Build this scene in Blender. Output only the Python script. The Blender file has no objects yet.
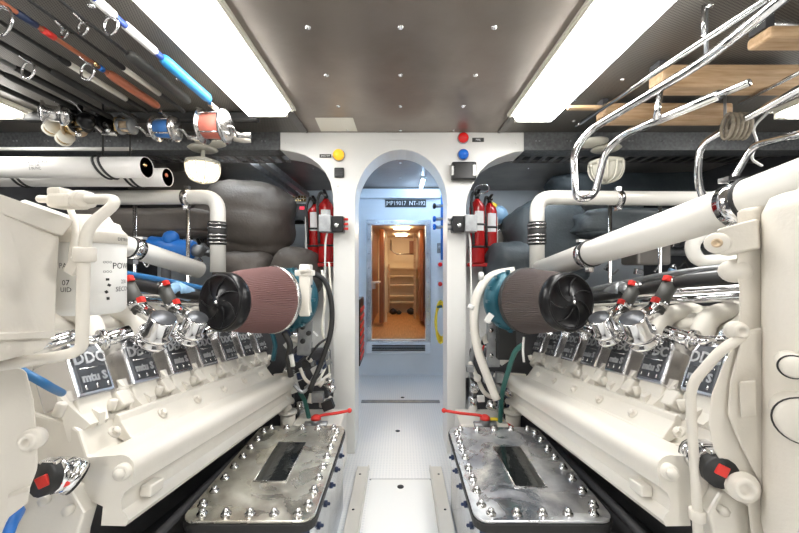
import bpy, bmesh, math, random
from mathutils import Vector as V, Matrix as Mx, noise as NZ
random.seed(7)
PI=math.pi; R=math.radians
F=360.0; CX=400.5; CY=267.5; CH=1.2
sc=bpy.context.scene; COL=sc.collection
def P(px,py,Y): return V(((px-CX)/F*Y, Y, CH-(py-CY)/F*Y))
# ---------------------------------------------------------------- materials
MATS={}
def mat(name,col,rough=.5,metal=0,bump=0,bscale=40,var=0,vscale=6,emit=None,estr=0,coat=0,trans=0,alpha=1,spec=None,rvar=None):
    m=bpy.data.materials.new(name); m.use_nodes=True; nt=m.node_tree; N=nt.nodes; L=nt.links
    b=N['Principled BSDF']; c=(*col,1)
    b.inputs['Base Color'].default_value=c; b.inputs['Roughness'].default_value=rough; b.inputs['Metallic'].default_value=metal
    b.inputs['Coat Weight'].default_value=coat; b.inputs['Transmission Weight'].default_value=trans
    if spec is not None: b.inputs['Specular IOR Level'].default_value=spec
    if emit: b.inputs['Emission Color'].default_value=(*emit,1); b.inputs['Emission Strength'].default_value=estr
    tc=N.new('ShaderNodeTexCoord')
    if var:
        n=N.new('ShaderNodeTexNoise'); n.inputs['Scale'].default_value=vscale; n.inputs['Detail'].default_value=5
        L.new(tc.outputs['Object'],n.inputs['Vector'])
        r=N.new('ShaderNodeValToRGB'); r.color_ramp.elements[0].position=.35; r.color_ramp.elements[1].position=.65
        r.color_ramp.elements[0].color=tuple(max(0,x*(1-var)) for x in col)+(1,); r.color_ramp.elements[1].color=tuple(min(1,x*(1+var)) for x in col)+(1,)
        L.new(n.outputs['Fac'],r.inputs['Fac']); L.new(r.outputs['Color'],b.inputs['Base Color'])
    if rvar:
        n=N.new('ShaderNodeTexNoise'); n.inputs['Scale'].default_value=rvar[2]; n.inputs['Detail'].default_value=6; n.inputs['Distortion'].default_value=1.5
        L.new(tc.outputs['Object'],n.inputs['Vector']); g=N.new('ShaderNodeMapRange'); g.inputs[1].default_value=.35; g.inputs[2].default_value=.65; g.inputs[3].default_value=rvar[0]; g.inputs[4].default_value=rvar[1]
        L.new(n.outputs['Fac'],g.inputs[0]); L.new(g.outputs[0],b.inputs['Roughness'])
    if bump:
        n=N.new('ShaderNodeTexNoise'); n.inputs['Scale'].default_value=bscale; n.inputs['Detail'].default_value=4
        L.new(tc.outputs['Object'],n.inputs['Vector'])
        u=N.new('ShaderNodeBump'); u.inputs['Strength'].default_value=bump; u.inputs['Distance'].default_value=.01
        L.new(n.outputs['Fac'],u.inputs['Height']); L.new(u.outputs['Normal'],b.inputs['Normal'])
    MATS[name]=m; return m
def grid_bump(m,sx,sy,strength,dist=.002,col2=None,rot=0,thr=.3):
    """repeating dots (perforation or tread) across the surface, in object space"""
    nt=m.node_tree; N=nt.nodes; L=nt.links; b=N['Principled BSDF']
    tc=N.new('ShaderNodeTexCoord'); mp=N.new('ShaderNodeMapping'); mp.inputs['Rotation'].default_value=(0,0,rot)
    L.new(tc.outputs['Object'],mp.inputs['Vector']); sp=N.new('ShaderNodeSeparateXYZ'); L.new(mp.outputs['Vector'],sp.inputs[0])
    def w(o,s):
        a=N.new('ShaderNodeMath'); a.operation='MULTIPLY'; a.inputs[1].default_value=s; L.new(o,a.inputs[0])
        c=N.new('ShaderNodeMath'); c.operation='SINE'; L.new(a.outputs[0],c.inputs[0]); return c
    a=w(sp.outputs[0],sx); c=w(sp.outputs[1],sy)
    p=N.new('ShaderNodeMath'); p.operation='MULTIPLY'; L.new(a.outputs[0],p.inputs[0]); L.new(c.outputs[0],p.inputs[1])
    g=N.new('ShaderNodeMath'); g.operation='GREATER_THAN'; g.inputs[1].default_value=thr; L.new(p.outputs[0],g.inputs[0])
    u=N.new('ShaderNodeBump'); u.inputs['Strength'].default_value=strength; u.inputs['Distance'].default_value=dist
    L.new(g.outputs[0],u.inputs['Height']); L.new(u.outputs['Normal'],b.inputs['Normal'])
    if col2:
        mi=N.new('ShaderNodeMix'); mi.data_type='RGBA'; L.new(g.outputs[0],mi.inputs[0])
        mi.inputs[6].default_value=b.inputs['Base Color'].default_value; mi.inputs[7].default_value=(*col2,1)
        L.new(mi.outputs[2],b.inputs['Base Color'])
def wood(name,c1,c2,scale=6,axis=(1,12,12),rough=.45):
    m=mat(name,c1,rough); nt=m.node_tree; N=nt.nodes; L=nt.links; b=N['Principled BSDF']
    tc=N.new('ShaderNodeTexCoord'); mp=N.new('ShaderNodeMapping'); mp.inputs['Scale'].default_value=axis
    L.new(tc.outputs['Object'],mp.inputs['Vector']); n=N.new('ShaderNodeTexNoise'); n.inputs['Scale'].default_value=scale; n.inputs['Detail'].default_value=6
    L.new(mp.outputs[0],n.inputs['Vector']); r=N.new('ShaderNodeValToRGB'); r.color_ramp.elements[0].position=.3; r.color_ramp.elements[1].position=.7
    r.color_ramp.elements[0].color=(*c1,1); r.color_ramp.elements[1].color=(*c2,1)
    L.new(n.outputs['Fac'],r.inputs['Fac']); L.new(r.outputs['Color'],b.inputs['Base Color']); return m
cream=mat('cream_enamel',(.76,.725,.655),.32,0,.06,60,.03,4,coat=.3)
cream2=mat('matt_cream_casting',(.71,.67,.60),.5,0,.1,90,.04,5)
white=mat('white_gloss_paint',(.78,.775,.75),.35,0,.03,30,.02,3)
bluewhite=mat('cool_white_paint',(.78,.83,.88),.35,0,.03,30,.02,3)
ceilm=mat('satin_metal_ceiling',(.29,.252,.22),.38,.6,.12,18,.16,2.2)
perf=mat('perforated_metal',(.20,.185,.165),.45,.55); grid_bump(perf,520,520,.6,.002,(.07,.065,.06),.4,.2)
railm=mat('dark_ceiling_rail',(.17,.16,.15),.35,.8)
beam=mat('grey_hammered_beam',(.13,.135,.14),.5,.4,.3,200,.25,60)
chrome=mat('polished_chrome',(.86,.86,.87),.10,1)
chrome2=mat('cast_chrome',(.80,.80,.82),.2,1)
letterm=mat('raised_letter_metal',(.55,.56,.58),.35,.6)
steel=mat('brushed_stainless',(.62,.61,.6),.22,1,.05,120,.1,30)
dsteel=mat('dull_grey_metal',(.33,.34,.35),.4,.8,.1,60,.15,20)
plate=mat('polished_cover_plate',(.84,.77,.66),.34,.85,.3,9,.38,6,rvar=(.12,.5,5))
plate2=mat('bluish_polished_plate',(.70,.72,.80),.31,.88,.3,9,.42,7,rvar=(.1,.48,6))
tankside=mat('scuffed_tank_side',(.55,.58,.62),.25,.9,.1,30,.15,9)
navy=mat('navy_tank_paint',(.02,.035,.09),.35,0,.1,40)
black=mat('gloss_black_plastic',(.006,.006,.007),.28,0,spec=.35)
rubber=mat('black_rubber',(.02,.02,.02),.55)
greyrub=mat('grey_hose_rubber',(.06,.06,.055),.5)
dark=mat('dark_lining',(.028,.03,.033),.7,0,.2,30,.3,8)
darkpan=mat('dark_headliner',(.26,.24,.22),.35,.5,.06,20,.2,4)
coverface=mat('dark_cover_face',(.10,.105,.115),.35,.6,.03,80,.1,30)
red=mat('red_gloss_paint',(.42,.008,.008),.25,coat=.4)
redp=mat('red_clamp',(.75,.04,.03),.4)
yellow=mat('yellow_plastic',(.85,.65,.04),.4)
amber=mat('amber_lens',(.9,.45,.03),.2,emit=(1,.5,.03),estr=.35)
redlens=mat('red_lens',(.6,.01,.01),.15,emit=(1,.02,.02),estr=.08)
bluelens=mat('blue_lens',(.01,.12,.5),.15,emit=(.02,.2,1),estr=.08)
pvc=mat('white_pipe_plastic',(.80,.78,.75),.35,0,0,1,.02,8)
pipew=mat('painted_pipe_white',(.79,.77,.72),.3,0,.03,40,coat=.2)
blanket=mat('grey_insulation_cloth',(.115,.10,.088),.55,0,.25,60,.12,5)
blanket2=mat('slate_insulation_cloth',(.065,.08,.09),.5,0,.25,60,.15,5)
teal=mat('teal_casting',(.015,.10,.14),.35,.2,.08,50,.1,10)
blue=mat('bright_blue_paint',(.02,.18,.62),.35)
bluehose=mat('blue_hose',(.03,.16,.38),.45)
ltblue=mat('light_blue_hose',(.28,.47,.68),.4)
green=mat('green_hose',(.03,.13,.11),.45)
teak=wood('oiled_teak',(.50,.31,.16),(.70,.50,.31),5,(1.5,14,14),.5)
cabinwood=wood('varnished_cherry',(.22,.065,.02),(.36,.12,.04),5,(12,12,1.2),.3)
floorwood=wood('cabin_floor_teak',(.50,.22,.07),(.72,.38,.15),5,(14,1,1),.35)
cabinwhite=mat('cabin_cream_panel',(.85,.72,.52),.5)
pleat=mat('maroon_filter_gauze',(.17,.085,.08),.6)
pleat2=mat('brown_filter_gauze',(.085,.065,.06),.6)
glass=mat('dark_sight_glass',(.012,.014,.014),.08,0,.25,14,coat=.6)
inkblack=mat('black_ink',(.02,.02,.02),.5)
inkwhite=mat('white_ink',(.85,.85,.85),.5)
darkchrome=mat('dark_chrome_nut',(.6,.6,.6),.12,1)
gold=mat('warm_brass',(.75,.55,.28),.25,1)
rope=mat('khaki_rope',(.30,.26,.20),.8,0,.4,300,.2,80)
lampglass=mat('lit_warm_glass',(.9,.85,.75),.3,emit=(1,.85,.65),estr=2.2)
lampoff=mat('frosted_glass',(.62,.60,.52),.35)
diff=mat('lit_diffuser',(.9,.9,.88),.4,emit=(1,.985,.955),estr=9)
diffcool=mat('lit_cool_tube',(.9,.9,.9),.4,emit=(.50,.72,1),estr=42)
diffwarm=mat('lit_cabin_panel',(.9,.9,.8),.4,emit=(1,.80,.52),estr=17)
acryl=mat('clear_lamp_cover',(.85,.82,.72),.25)
floorm=mat('white_tread_plate',(.88,.88,.87),.35); grid_bump(floorm,240,240,.5,.0025,(.78,.79,.80),R(45),.35)
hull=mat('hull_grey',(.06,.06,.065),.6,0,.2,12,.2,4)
tan=mat('tan_cork',(.55,.42,.28),.7,0,.2,80,.15,40)
rodorange=mat('copper_rod',(.50,.16,.08),.3); rodblue=mat('light_blue_grip',(.04,.33,.72),.5); rodroyal=mat('royal_blue_wrap',(.03,.08,.42),.3)
redline=mat('coral_fishing_line',(.75,.22,.16),.5); blueline=mat('blue_fishing_line',(.06,.22,.6),.5)
panelred=mat('red_digits',(.4,.01,.02),.4,emit=(1,.02,.05),estr=.8)
# ---------------------------------------------------------------- geometry helper
WM={}
def frame(d,up=None):
    d=V(d).normalized()
    u=V(up) if up else (V((0,0,1)) if abs(d.z)<.9 else V((1,0,0)))
    x=u.cross(d).normalized(); y=d.cross(x); return x,y,d
def catmull(pts,n=6,closed=False):
    pts=[V(p) for p in pts]; k=len(pts)
    if k<3 and not closed: return pts
    out=[]
    for i in range(k if closed else k-1):
        p0=pts[(i-1)%k] if closed or i else pts[0]*2-pts[1]; p1=pts[i]; p2=pts[(i+1)%k]
        p3=pts[(i+2)%k] if closed or i<k-2 else pts[-1]*2-pts[-2]
        for j in range(n):
            t=j/n; out.append(.5*((2*p1)+(-p0+p2)*t+(2*p0-5*p1+4*p2-p3)*t*t+(-p0+3*p1-3*p2+p3)*t**3))
    if not closed: out.append(pts[-1])
    return out
def fillet(pts,r,n=6):
    pts=[V(p) for p in pts]; out=[pts[0]]
    for i in range(1,len(pts)-1):
        a,b,c=pts[i-1],pts[i],pts[i+1]; k=min(r,(a-b).length*.49,(c-b).length*.49)
        p=b+(a-b).normalized()*k; q=b+(c-b).normalized()*k
        for j in range(n+1):
            t=j/n; out.append(p*(1-t)**2+b*2*t*(1-t)+q*t*t)
    out.append(pts[-1]); return out
class MB:
    def __init__(s,M=None): s.v=[];s.f=[];s.sm=[];s.M=M
    def add(s,vs,fs,smooth=False):
        o=len(s.v)
        for p in vs:
            p=V(p); s.v.append(s.M@p if s.M else p)
        for f in fs: s.f.append([i+o for i in f]); s.sm.append(smooth)
        return s
    def box(s,c,d,rot=None,bev=0):
        c=V(c); h=V(d)/2
        if bev>0:
            bm=bmesh.new(); bmesh.ops.create_cube(bm,size=1)
            for w in bm.verts: w.co=V((w.co.x*d[0],w.co.y*d[1],w.co.z*d[2]))
            bmesh.ops.bevel(bm,geom=bm.edges[:],offset=min(bev,min(d)*.45),segments=2,affect='EDGES',profile=.5)
            bm.verts.index_update(); vs=[w.co.copy() for w in bm.verts]; fs=[[w.index for w in f.verts] for f in bm.faces]; bm.free()
        else:
            vs=[V((x*h.x,y*h.y,z*h.z)) for x in(-1,1) for y in(-1,1) for z in(-1,1)]
            fs=[(0,1,3,2),(4,6,7,5),(0,4,5,1),(2,3,7,6),(0,2,6,4),(1,5,7,3)]
        if rot is not None: vs=[rot@p for p in vs]
        return s.add([p+c for p in vs],fs)
    def lathe(s,prof,o,d,seg=20,smooth=True,up=None,wob=None):
        """prof: list of (r, h) along direction d from o"""
        x,y,z=frame(d,up); o=V(o); vs=[];fs=[]
        for (r,h) in prof:
            for k in range(seg):
                a=2*PI*k/seg; rr=max(r,1e-5)*(wob(a,h) if wob else 1)
                vs.append(o+z*h+x*(rr*math.cos(a))+y*(rr*math.sin(a)))
        n=len(prof)
        for i in range(n-1):
            for k in range(seg):
                k2=(k+1)%seg; fs.append((i*seg+k,i*seg+k2,(i+1)*seg+k2,(i+1)*seg+k))
        if prof[0][0]>1e-4: fs.append(tuple(range(seg))[::-1])
        if prof[-1][0]>1e-4: fs.append(tuple((n-1)*seg+k for k in range(seg)))
        return s.add(vs,fs,smooth)
    def cyl(s,a,b,r,r2=None,seg=16,bev=0,smooth=True):
        a=V(a);b=V(b);L=(b-a).length; r2=r if r2 is None else r2
        if bev: pr=[(r-bev,0),(r,bev),(r2,L-bev),(r2-bev,L)]
        else: pr=[(r,0),(r2,L)]
        return s.lathe(pr,a,b-a,seg,smooth)
    def tube(s,pts,r,seg=10,closed=False,cap=True):
        pts=[V(p) for p in pts]; n=len(pts); T=[]
        for i in range(n):
            a=pts[(i-1)%n] if closed or i>0 else pts[0]; b=pts[(i+1)%n] if closed or i<n-1 else pts[-1]
            T.append((b-a).normalized())
        x,y,_=frame(T[0]); vs=[];fs=[]
        for i in range(n):
            x=(x-T[i]*x.dot(T[i])).normalized(); y=T[i].cross(x)
            rr=r(i/(n-1)) if callable(r) else r
            for k in range(seg):
                a=2*PI*k/seg; vs.append(pts[i]+x*(rr*math.cos(a))+y*(rr*math.sin(a)))
        for i in range(n if closed else n-1):
            j=(i+1)%n
            for k in range(seg):
                k2=(k+1)%seg; fs.append((i*seg+k,i*seg+k2,j*seg+k2,j*seg+k))
        if cap and not closed: fs.append(tuple(range(seg))[::-1]); fs.append(tuple((n-1)*seg+k for k in range(seg)))
        return s.add(vs,fs,True)
    def ring(s,c,d,R0,r,seg=24,sub=8,sy=1):
        x,y,z=frame(d); c=V(c)
        return s.tube([c+x*(R0*math.cos(2*PI*k/seg))+y*(R0*sy*math.sin(2*PI*k/seg)) for k in range(seg)],r,sub,True)
    def prism(s,poly,a,b,plane='xz',bev=0):
        """poly 2D outline extruded from a to b along the third axis"""
        m={'xz':lambda p,t:V((p[0],t,p[1])),'xy':lambda p,t:V((p[0],p[1],t)),'yz':lambda p,t:V((t,p[0],p[1]))}[plane]
        n=len(poly)
        if bev:
            bm=bmesh.new(); A=[bm.verts.new(m(p,a)) for p in poly]; f=bm.faces.new(A)
            r=bmesh.ops.extrude_face_region(bm,geom=[f]); d=m((0,0),b)-m((0,0),a)
            bmesh.ops.translate(bm,vec=d,verts=[g for g in r['geom'] if isinstance(g,bmesh.types.BMVert)])
            bmesh.ops.recalc_face_normals(bm,faces=bm.faces[:])
            bmesh.ops.bevel(bm,geom=bm.edges[:],offset=bev,segments=2,affect='EDGES',profile=.5,clamp_overlap=True)
            bm.verts.index_update(); s.add([w.co.copy() for w in bm.verts],[[w.index for w in f.verts] for f in bm.faces]); bm.free(); return s
        vs=[m(p,a) for p in poly]+[m(p,b) for p in poly]
        fs=[tuple(range(n)),tuple(range(n,2*n))[::-1]]+[(i,(i+1)%n,n+(i+1)%n,n+i) for i in range(n)]
        return s.add(vs,fs)
    def prism3(s,pts,vec,bev=0):
        """closed 3D outline extruded along vec"""
        pts=[V(p) for p in pts]; vec=V(vec); bm=bmesh.new(); f=bm.faces.new([bm.verts.new(p) for p in pts])
        r=bmesh.ops.extrude_face_region(bm,geom=[f]); bmesh.ops.translate(bm,vec=vec,verts=[g for g in r['geom'] if isinstance(g,bmesh.types.BMVert)])
        bmesh.ops.recalc_face_normals(bm,faces=bm.faces[:])
        if bev: bmesh.ops.bevel(bm,geom=bm.edges[:],offset=bev,segments=3,affect='EDGES',profile=.5,clamp_overlap=True)
        bm.verts.index_update(); s.add([w.co.copy() for w in bm.verts],[[w.index for w in f.verts] for f in bm.faces]); bm.free(); return s
    def ball(s,c,r,seg=14,sz=None):
        c=V(c); rx,ry,rz=(r,r,r) if not sz else sz; n=seg//2+1; vs=[];fs=[]
        for i in range(n+1):
            t=PI*i/n
            for k in range(seg):
                a=2*PI*k/seg; vs.append(c+V((rx*math.sin(t)*math.cos(a),ry*math.sin(t)*math.sin(a),rz*math.cos(t))))
        for i in range(n):
            for k in range(seg):
                k2=(k+1)%seg; fs.append((i*seg+k,(i+1)*seg+k,(i+1)*seg+k2,i*seg+k2))
        return s.add(vs,fs,True)
    def hexb(s,c,d,r,h): return s.lathe([(r,0),(r,h*.8),(r*.8,h)],c,d,6,False)
    def text(s,txt,size,fn,depth=.0006,bold=0):
        cu=bpy.data.curves.new('t','FONT'); cu.body=txt; cu.size=size; cu.extrude=depth; cu.align_x='CENTER'; cu.align_y='CENTER'; cu.resolution_u=2; cu.offset=bold
        ob=bpy.data.objects.new('t',cu); me=bpy.data.meshes.new_from_object(ob)
        s.add([fn(w.co) for w in me.vertices],[list(p.vertices) for p in me.polygons])
        bpy.data.objects.remove(ob); bpy.data.meshes.remove(me); bpy.data.curves.remove(cu); return s
    def build(s,name,m,parent=None,label=None,local=False,bevel=0,sub=0):
        W=WM.get(parent.name,Mx()) if parent else Mx()
        vs=s.v if local else [W.inverted()@p for p in s.v]
        me=bpy.data.meshes.new(name); me.from_pydata([tuple(p) for p in vs],[],s.f); 
        me.polygons.foreach_set('use_smooth',s.sm); me.materials.append(m)
        bm=bmesh.new(); bm.from_mesh(me); bmesh.ops.remove_doubles(bm,verts=bm.verts[:],dist=2e-6); bmesh.ops.recalc_face_normals(bm,faces=bm.faces[:]); bm.to_mesh(me); bm.free()
        o=bpy.data.objects.new(name,me); COL.objects.link(o)
        if parent: o.parent=parent
        WM[o.name]=W.copy()
        if label: o['label']=label
        if bevel:
            b=o.modifiers.new('b','BEVEL'); b.width=bevel; b.segments=2; b.limit_method='ANGLE'; b.angle_limit=R(50)
        if sub:
            q=o.modifiers.new('s','SUBSURF'); q.levels=sub; q.render_levels=sub
        return o
def tag(o,label,cat,group=None,kind=None):
    if label: o['label']=label
    if cat: o['category']=cat
    if group: o['group']=group
    if kind: o['kind']=kind
    return o
def thing(name,label,cat,loc=(0,0,0),rot=None,group=None):
    o=bpy.data.objects.new(name,None); o.empty_display_size=.05; COL.objects.link(o)
    M=Mx.Translation(V(loc))@(rot.to_4x4() if rot else Mx()); o.matrix_world=M; o.location=M.to_translation(); o.rotation_euler=M.to_euler()
    WM[o.name]=M; return tag(o,label,cat,group)
def struct(o,label=None):
    o['kind']='structure'
    if label: o['label']=label
    return o
def ell(cx,cz,rx,rz,a0,a1,n=16): return [(cx+rx*math.cos(R(a0+(a1-a0)*i/n)),cz+rz*math.sin(R(a0+(a1-a0)*i/n))) for i in range(n+1)]
def flat(c,ux,uy):
    """map text-plane coordinates onto a plane at c with x axis ux and y axis uy"""
    c=V(c);ux=V(ux).normalized();uy=V(uy).normalized();uz=ux.cross(uy)
    return lambda q: c+ux*q.x+uy*q.y+uz*q.z
def clone(o,parent,loc=None,M=None):
    c=o.copy(); COL.objects.link(c); c.parent=parent
    if loc is not None: c.location=loc
    for ch in list(o.children): clone(ch,c)
    return c
# ---------------------------------------------------------------- camera
cam=bpy.data.cameras.new('camera'); co=bpy.data.objects.new('camera',cam); COL.objects.link(co)
co.location=(0,0,CH); co.rotation_euler=(R(90),0,0); cam.lens=36*F/799; cam.sensor_width=36; cam.clip_start=.02
cam.shift_x=-1/799; cam.shift_y=1/799; sc.camera=co
vs=sc.view_settings; vs.view_transform='Standard'; vs.look='None'; vs.gamma=1; vs.exposure=1.1
w=bpy.data.worlds.new('world'); sc.world=w; w.use_nodes=True
w.node_tree.nodes['Background'].inputs[0].default_value=(.9,.95,1,1); w.node_tree.nodes['Background'].inputs[1].default_value=.3
# ================================================================ the room
ZC=2.073; YB=2.32; YF=4.0; XW=2.7
struct(MB().box((0,.62,-.03),(5.4,6.8,.06)).build('floor',floorm))
cl=struct(MB().prism([(-.60,-2.8),(.628,-2.8),(.628,YF),(-.60,YF)],ZC,ZC+.04,'xy').build('ceiling',ceilm))
MB().box((-1.65,.6,ZC+.02),(2.1,6.8,.04)).build('perforated_panel',perf,cl)
MB().box((1.664,.6,ZC+.02),(2.072,6.8,.04)).build('perforated_panel',perf,cl)
for x in (-.598,.628):
    m=MB(); m.box((x,.0,ZC-.006),(.012,4.6,.016)); m.box((x+(.028 if x<0 else -.028)*-1,.0,ZC-.003),(.03,4.6,.008)); m.build('ceiling_rail',railm,cl)
scr=MB().lathe([(.0115,0),(.0115,-.002),(.009,-.0055),(.004,-.0075),(0,-.008)],(0,0,0),(0,0,1),12).build('dome_screw',chrome,cl)
spots=[(x,y) for y in (.65,.98,1.307,1.633,1.946,2.286) for x in (-.336,.0,.34)]+[(x*s,y) for s in (-1,1) for x in (1.03,1.9) for y in (1.2,1.67,2.14)]+[(0,3.0),(-.25,2.8),(.25,2.8),(0,3.5)]
for i,(x,y) in enumerate(spots):
    o=scr if i==0 else clone(scr,cl); o.location=(x,y,ZC)
for s,n in ((-1,'left'),(1,'right')):
    struct(MB().box((s*(XW+.03),.6,1.03),(.06,6.8,2.1)).build('wall_'+n,hull))
struct(MB().box((0,-2.83,1.03),(5.5,.06,2.1)).build('wall_rear',white))
# mid bulkhead with the central arch
zt=ZC-.001
def bx(px): return (px-CX)/F*YB
def bz(py): return CH-(py-CY)/F*YB
out=[(bx(333),0),(bx(355),0)]+[(a,b) for a,b in ell(bx(401),bz(203),bx(447)-bx(401),bz(149.5)-bz(203),180,0,28)]+[(bx(447),0),(bx(466),0)]
out+= [(bx(466),bz(205)),(bx(468),bz(195)),(bx(473),bz(184)),(bx(480),bz(172)),(bx(488),bz(164)),(bx(497),bz(158.5)),(bx(506),bz(155)),(bx(515),bz(152)),(bx(524),bz(151))]
out+= [(bx(524),zt),(bx(280),zt),(bx(280),bz(150)),(bx(288),bz(151)),(bx(296),bz(152.5)),(bx(304),bz(155)),(bx(311),bz(158.5)),(bx(318),bz(164)),(bx(325),bz(172)),(bx(330),bz(182)),(bx(333),bz(195)),(bx(333.5),bz(205))]
bw=struct(MB().prism(out,YB,YB+.22,'xz').build('wall_bulkhead',white,bevel=.004))
m=MB()
for px,py in [(286,143),(292,143),(516,143),(510,143),(338,186),(338,192),(338,200),(461,184),(461,190),(461,200),(352,205),(449,205),(352,250),(336,330),(463,330),(387,138),(415,138)]:
    m.lathe([(.0045,0),(.0045,.003),(0,.005)],P(px,py,YB),(0,-1,0),8)
m.build('rivet',white,bw)
MB().prism([(bx(384),bz(141)),(bx(418),bz(141)),(bx(418),bz(135)),(bx(384),bz(135))],YB-.004,YB,'xz').build('cover_strip',white,bw)
# transverse beams
for s,x0,x1,n in ((-1,-XW,bx(280),'left'),(1,bx(524),XW,'right')):
    b=struct(MB().box(((x0+x1)/2,YB+.06,(ZC+bz(150))/2-.0005),(abs(x1-x0)-.002,.12,ZC-bz(150)-.001)).build('trim_'+('1' if s<0 else '2'),beam),'grey hammered steel beam under the ceiling')
    m=MB()
    for k in range(10):
        x=bx(262)-k*.2 if s<0 else bx(536)+k*.2
        for d in (0,.022): m.lathe([(.005,0),(.005,.003),(0,.006)],(x+d,YB,bz(141)),(0,-1,0),8)
    m.build('rivet',dsteel,b)
# aft wall and passage
Yf=YF
def fx(px): return (px-CX)/F*Yf
def fz(py): return CH-(py-CY)/F*Yf
D0,D1,DT,DB=fx(371.5),fx(425.5),fz(225),fz(340)
wf=struct(MB().prism([(-XW,0),(-XW,ZC-.001),(XW,ZC-.001),(XW,0),(D1,0),(D1,DT),(D0,DT),(D0,0)],Yf,Yf+.08,'xz').build('wall_aft',bluewhite))
MB().box(((D0+D1)/2,Yf+.04,DB/2-.001),(D1-D0,.08,DB)).build('sill_panel',bluewhite,wf)
m=MB(); fw=.055
m.box((D0-fw/2,Yf-.012,(DT+DB)/2),(fw,.024,DT-DB+2*fw)); m.box((D1+fw/2,Yf-.012,(DT+DB)/2),(fw,.024,DT-DB+2*fw)); m.box(((D0+D1)/2,Yf-.012,DT+fw/2),(D1-D0,.024,fw)); m.box(((D0+D1)/2,Yf-.012,DB-.02),(D1-D0,.024,.04))
fr=struct(m.build('door_1',tankside),'grey metal frame around the small hatch doorway')
m=MB()
for i in range(9):
    for x in (D0-fw/2,D1+fw/2): m.lathe([(.007,0),(0,.005)],(x,Yf-.024,DB+i*(DT-DB)/8),(0,-1,0),8)
for i in range(4):
    for z in (DB-.02,DT+fw/2): m.lathe([(.007,0),(0,.005)],(D0+.08+i*(D1-D0-.16)/3,Yf-.024,z),(0,-1,0),8)
m.build('frame_screw',chrome,fr)
m=MB(); m.box(((D0+D1)/2,Yf-.03,DB-.085),(D1-D0+.1,.06,.12),Mx.Rotation(R(-18),3,'X')); 
sl=struct(m.build('trim_3',bluewhite),'sloping white sill under the hatch doorway')
m=MB()
for k in range(4): m.box(((D0+D1)/2,Yf-.075-.004*k,DB-.045-.016*k),(D1-D0-.02,.012,.009))
m.build('grille_strip',rubber,sl)
MB().box(((fx(363)+fx(441))/2,Yf-.03,ZC-.06),(fx(445)-fx(360),.06,.10)).build('header_pipe_casing',bluewhite,wf)
for s,n in ((-1,'port'),(1,'starboard')):
    a=struct(MB().prism([(s*.425,YB+.222),(s*.445,YB+.222),(s*.515,Yf-.002),(s*.485,Yf-.002)],.002,ZC-.002,'xy').build('wall_'+n,bluewhite))
    m=MB()
    for k in range(3): m.box((s*(.425+.02*k),2.75+k*.5,1.0),(.02,.03,1.9))
    m.build('frame_rib',bluewhite,a)
# floor furniture
m=MB(); m.box((0,1.30,.003),(.33,1.46,.006))
hp=m.build('floor_hatch',mat('white_hatch_paint',(.85,.85,.83),.4)); tag(hp,'plain white floor hatch with an oval finger hole','floor hatch')
MB().lathe([(.018,0),(.018,.0015),(0,.0015)],(0,1.96,.006),(0,0,1),18).build('finger_hole',rubber,hp)
fl=bpy.data.objects['floor']
for px,py in ((397.7,431),(402.6,397.5)):
    p=P(px,py,F*CH/(py-CY)); MB().lathe([(.017,0),(.017,.0015),(0,.0015)],p,(0,0,1),18).build('finger_hole',rubber,fl)
y0=F*CH/(403-CY); MB().box((0,y0+.03,.003),(.70,.06,.006)).build('drain_slot',dsteel,fl)
MB().box((0,2.035,.002),(.35,.008,.004)).build('floor_seam',dsteel,fl)
for s in(-1,1):
    m=MB(); xx=.185 if s<0 else .172
    m.box((s*(xx+.035),1.24,.012),(.07,1.78,.024)); m.box((s*(xx+.003),1.24,.017),(.006,1.78,.034))
    o=m.build('side_channel',cream,bevel=.002); tag(o,'white channel box on floor beside the %s tank'%('left' if s<0 else 'right'),'floor channel')
    m=MB(); 
    for y in (2.05,1.75,1.45): m.lathe([(.007,0),(0,.003)],(s*(xx+.045),y,.024),(0,0,1),8)
    m.build('screw',rubber,o)
# cabin beyond the hatch
CZ0=fz(339.5); CZ1=DT+.06; Y0c=Yf+.081; Y1c=6.4
struct(MB().box((0,(Y0c+Y1c)/2,CZ0-.03),(1.6,Y1c-Y0c,.06)).build('floor_cabin',floorwood))
struct(MB().box((0,(Y0c+Y1c)/2,CZ1+.03),(1.6,Y1c-Y0c,.06)).build('ceiling_cabin',cabinwhite))
wl=struct(MB().box((-.42,(Y0c+Y1c)/2,(CZ0+CZ1)/2),(.05,Y1c-Y0c-.01,CZ1-CZ0-.002)).build('wall_cabin_left',cabinwood))
wr=struct(MB().box((.36,(Y0c+Y1c)/2,(CZ0+CZ1)/2),(.05,Y1c-Y0c-.01,CZ1-CZ0-.002)).build('wall_cabin_right',cabinwood))
struct(MB().box((0,Y1c+.03,(CZ0+CZ1)/2),(1.6,.06,CZ1-CZ0+.1)).build('wall_cabin_end',cabinwhite))
m=MB(); m.box((P(386,0,5.3).x,5.3,(CZ0+CZ1)/2),(.03,.05,CZ1-CZ0-.004)); tag(m.build('cabin_post',cabinwhite),'pale post beside the wooden panel inside the cabin','post')
m=MB(); m.box((P(382,0,5.0).x,5.02,(CZ0+CZ1)/2+.02),(.06,.3,CZ1-CZ0-.06)); tag(m.build('cabin_door',cabinwood),'open cherry wood door left inside the cabin','door')
m=MB(); m.box((P(420,0,5.0).x+.02,5.25,(CZ0+CZ1)/2+.03),(.05,.6,CZ1-CZ0-.08)); dd=m.build('cabin_door',cabinwood); tag(dd,'open cherry wood door right inside the cabin','door')
MB().box((P(413,0,5.5).x+.03,5.62,(CZ0+CZ1)/2),(.03,.03,CZ1-CZ0-.01)).build('door_edge',teak,dd)
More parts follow.
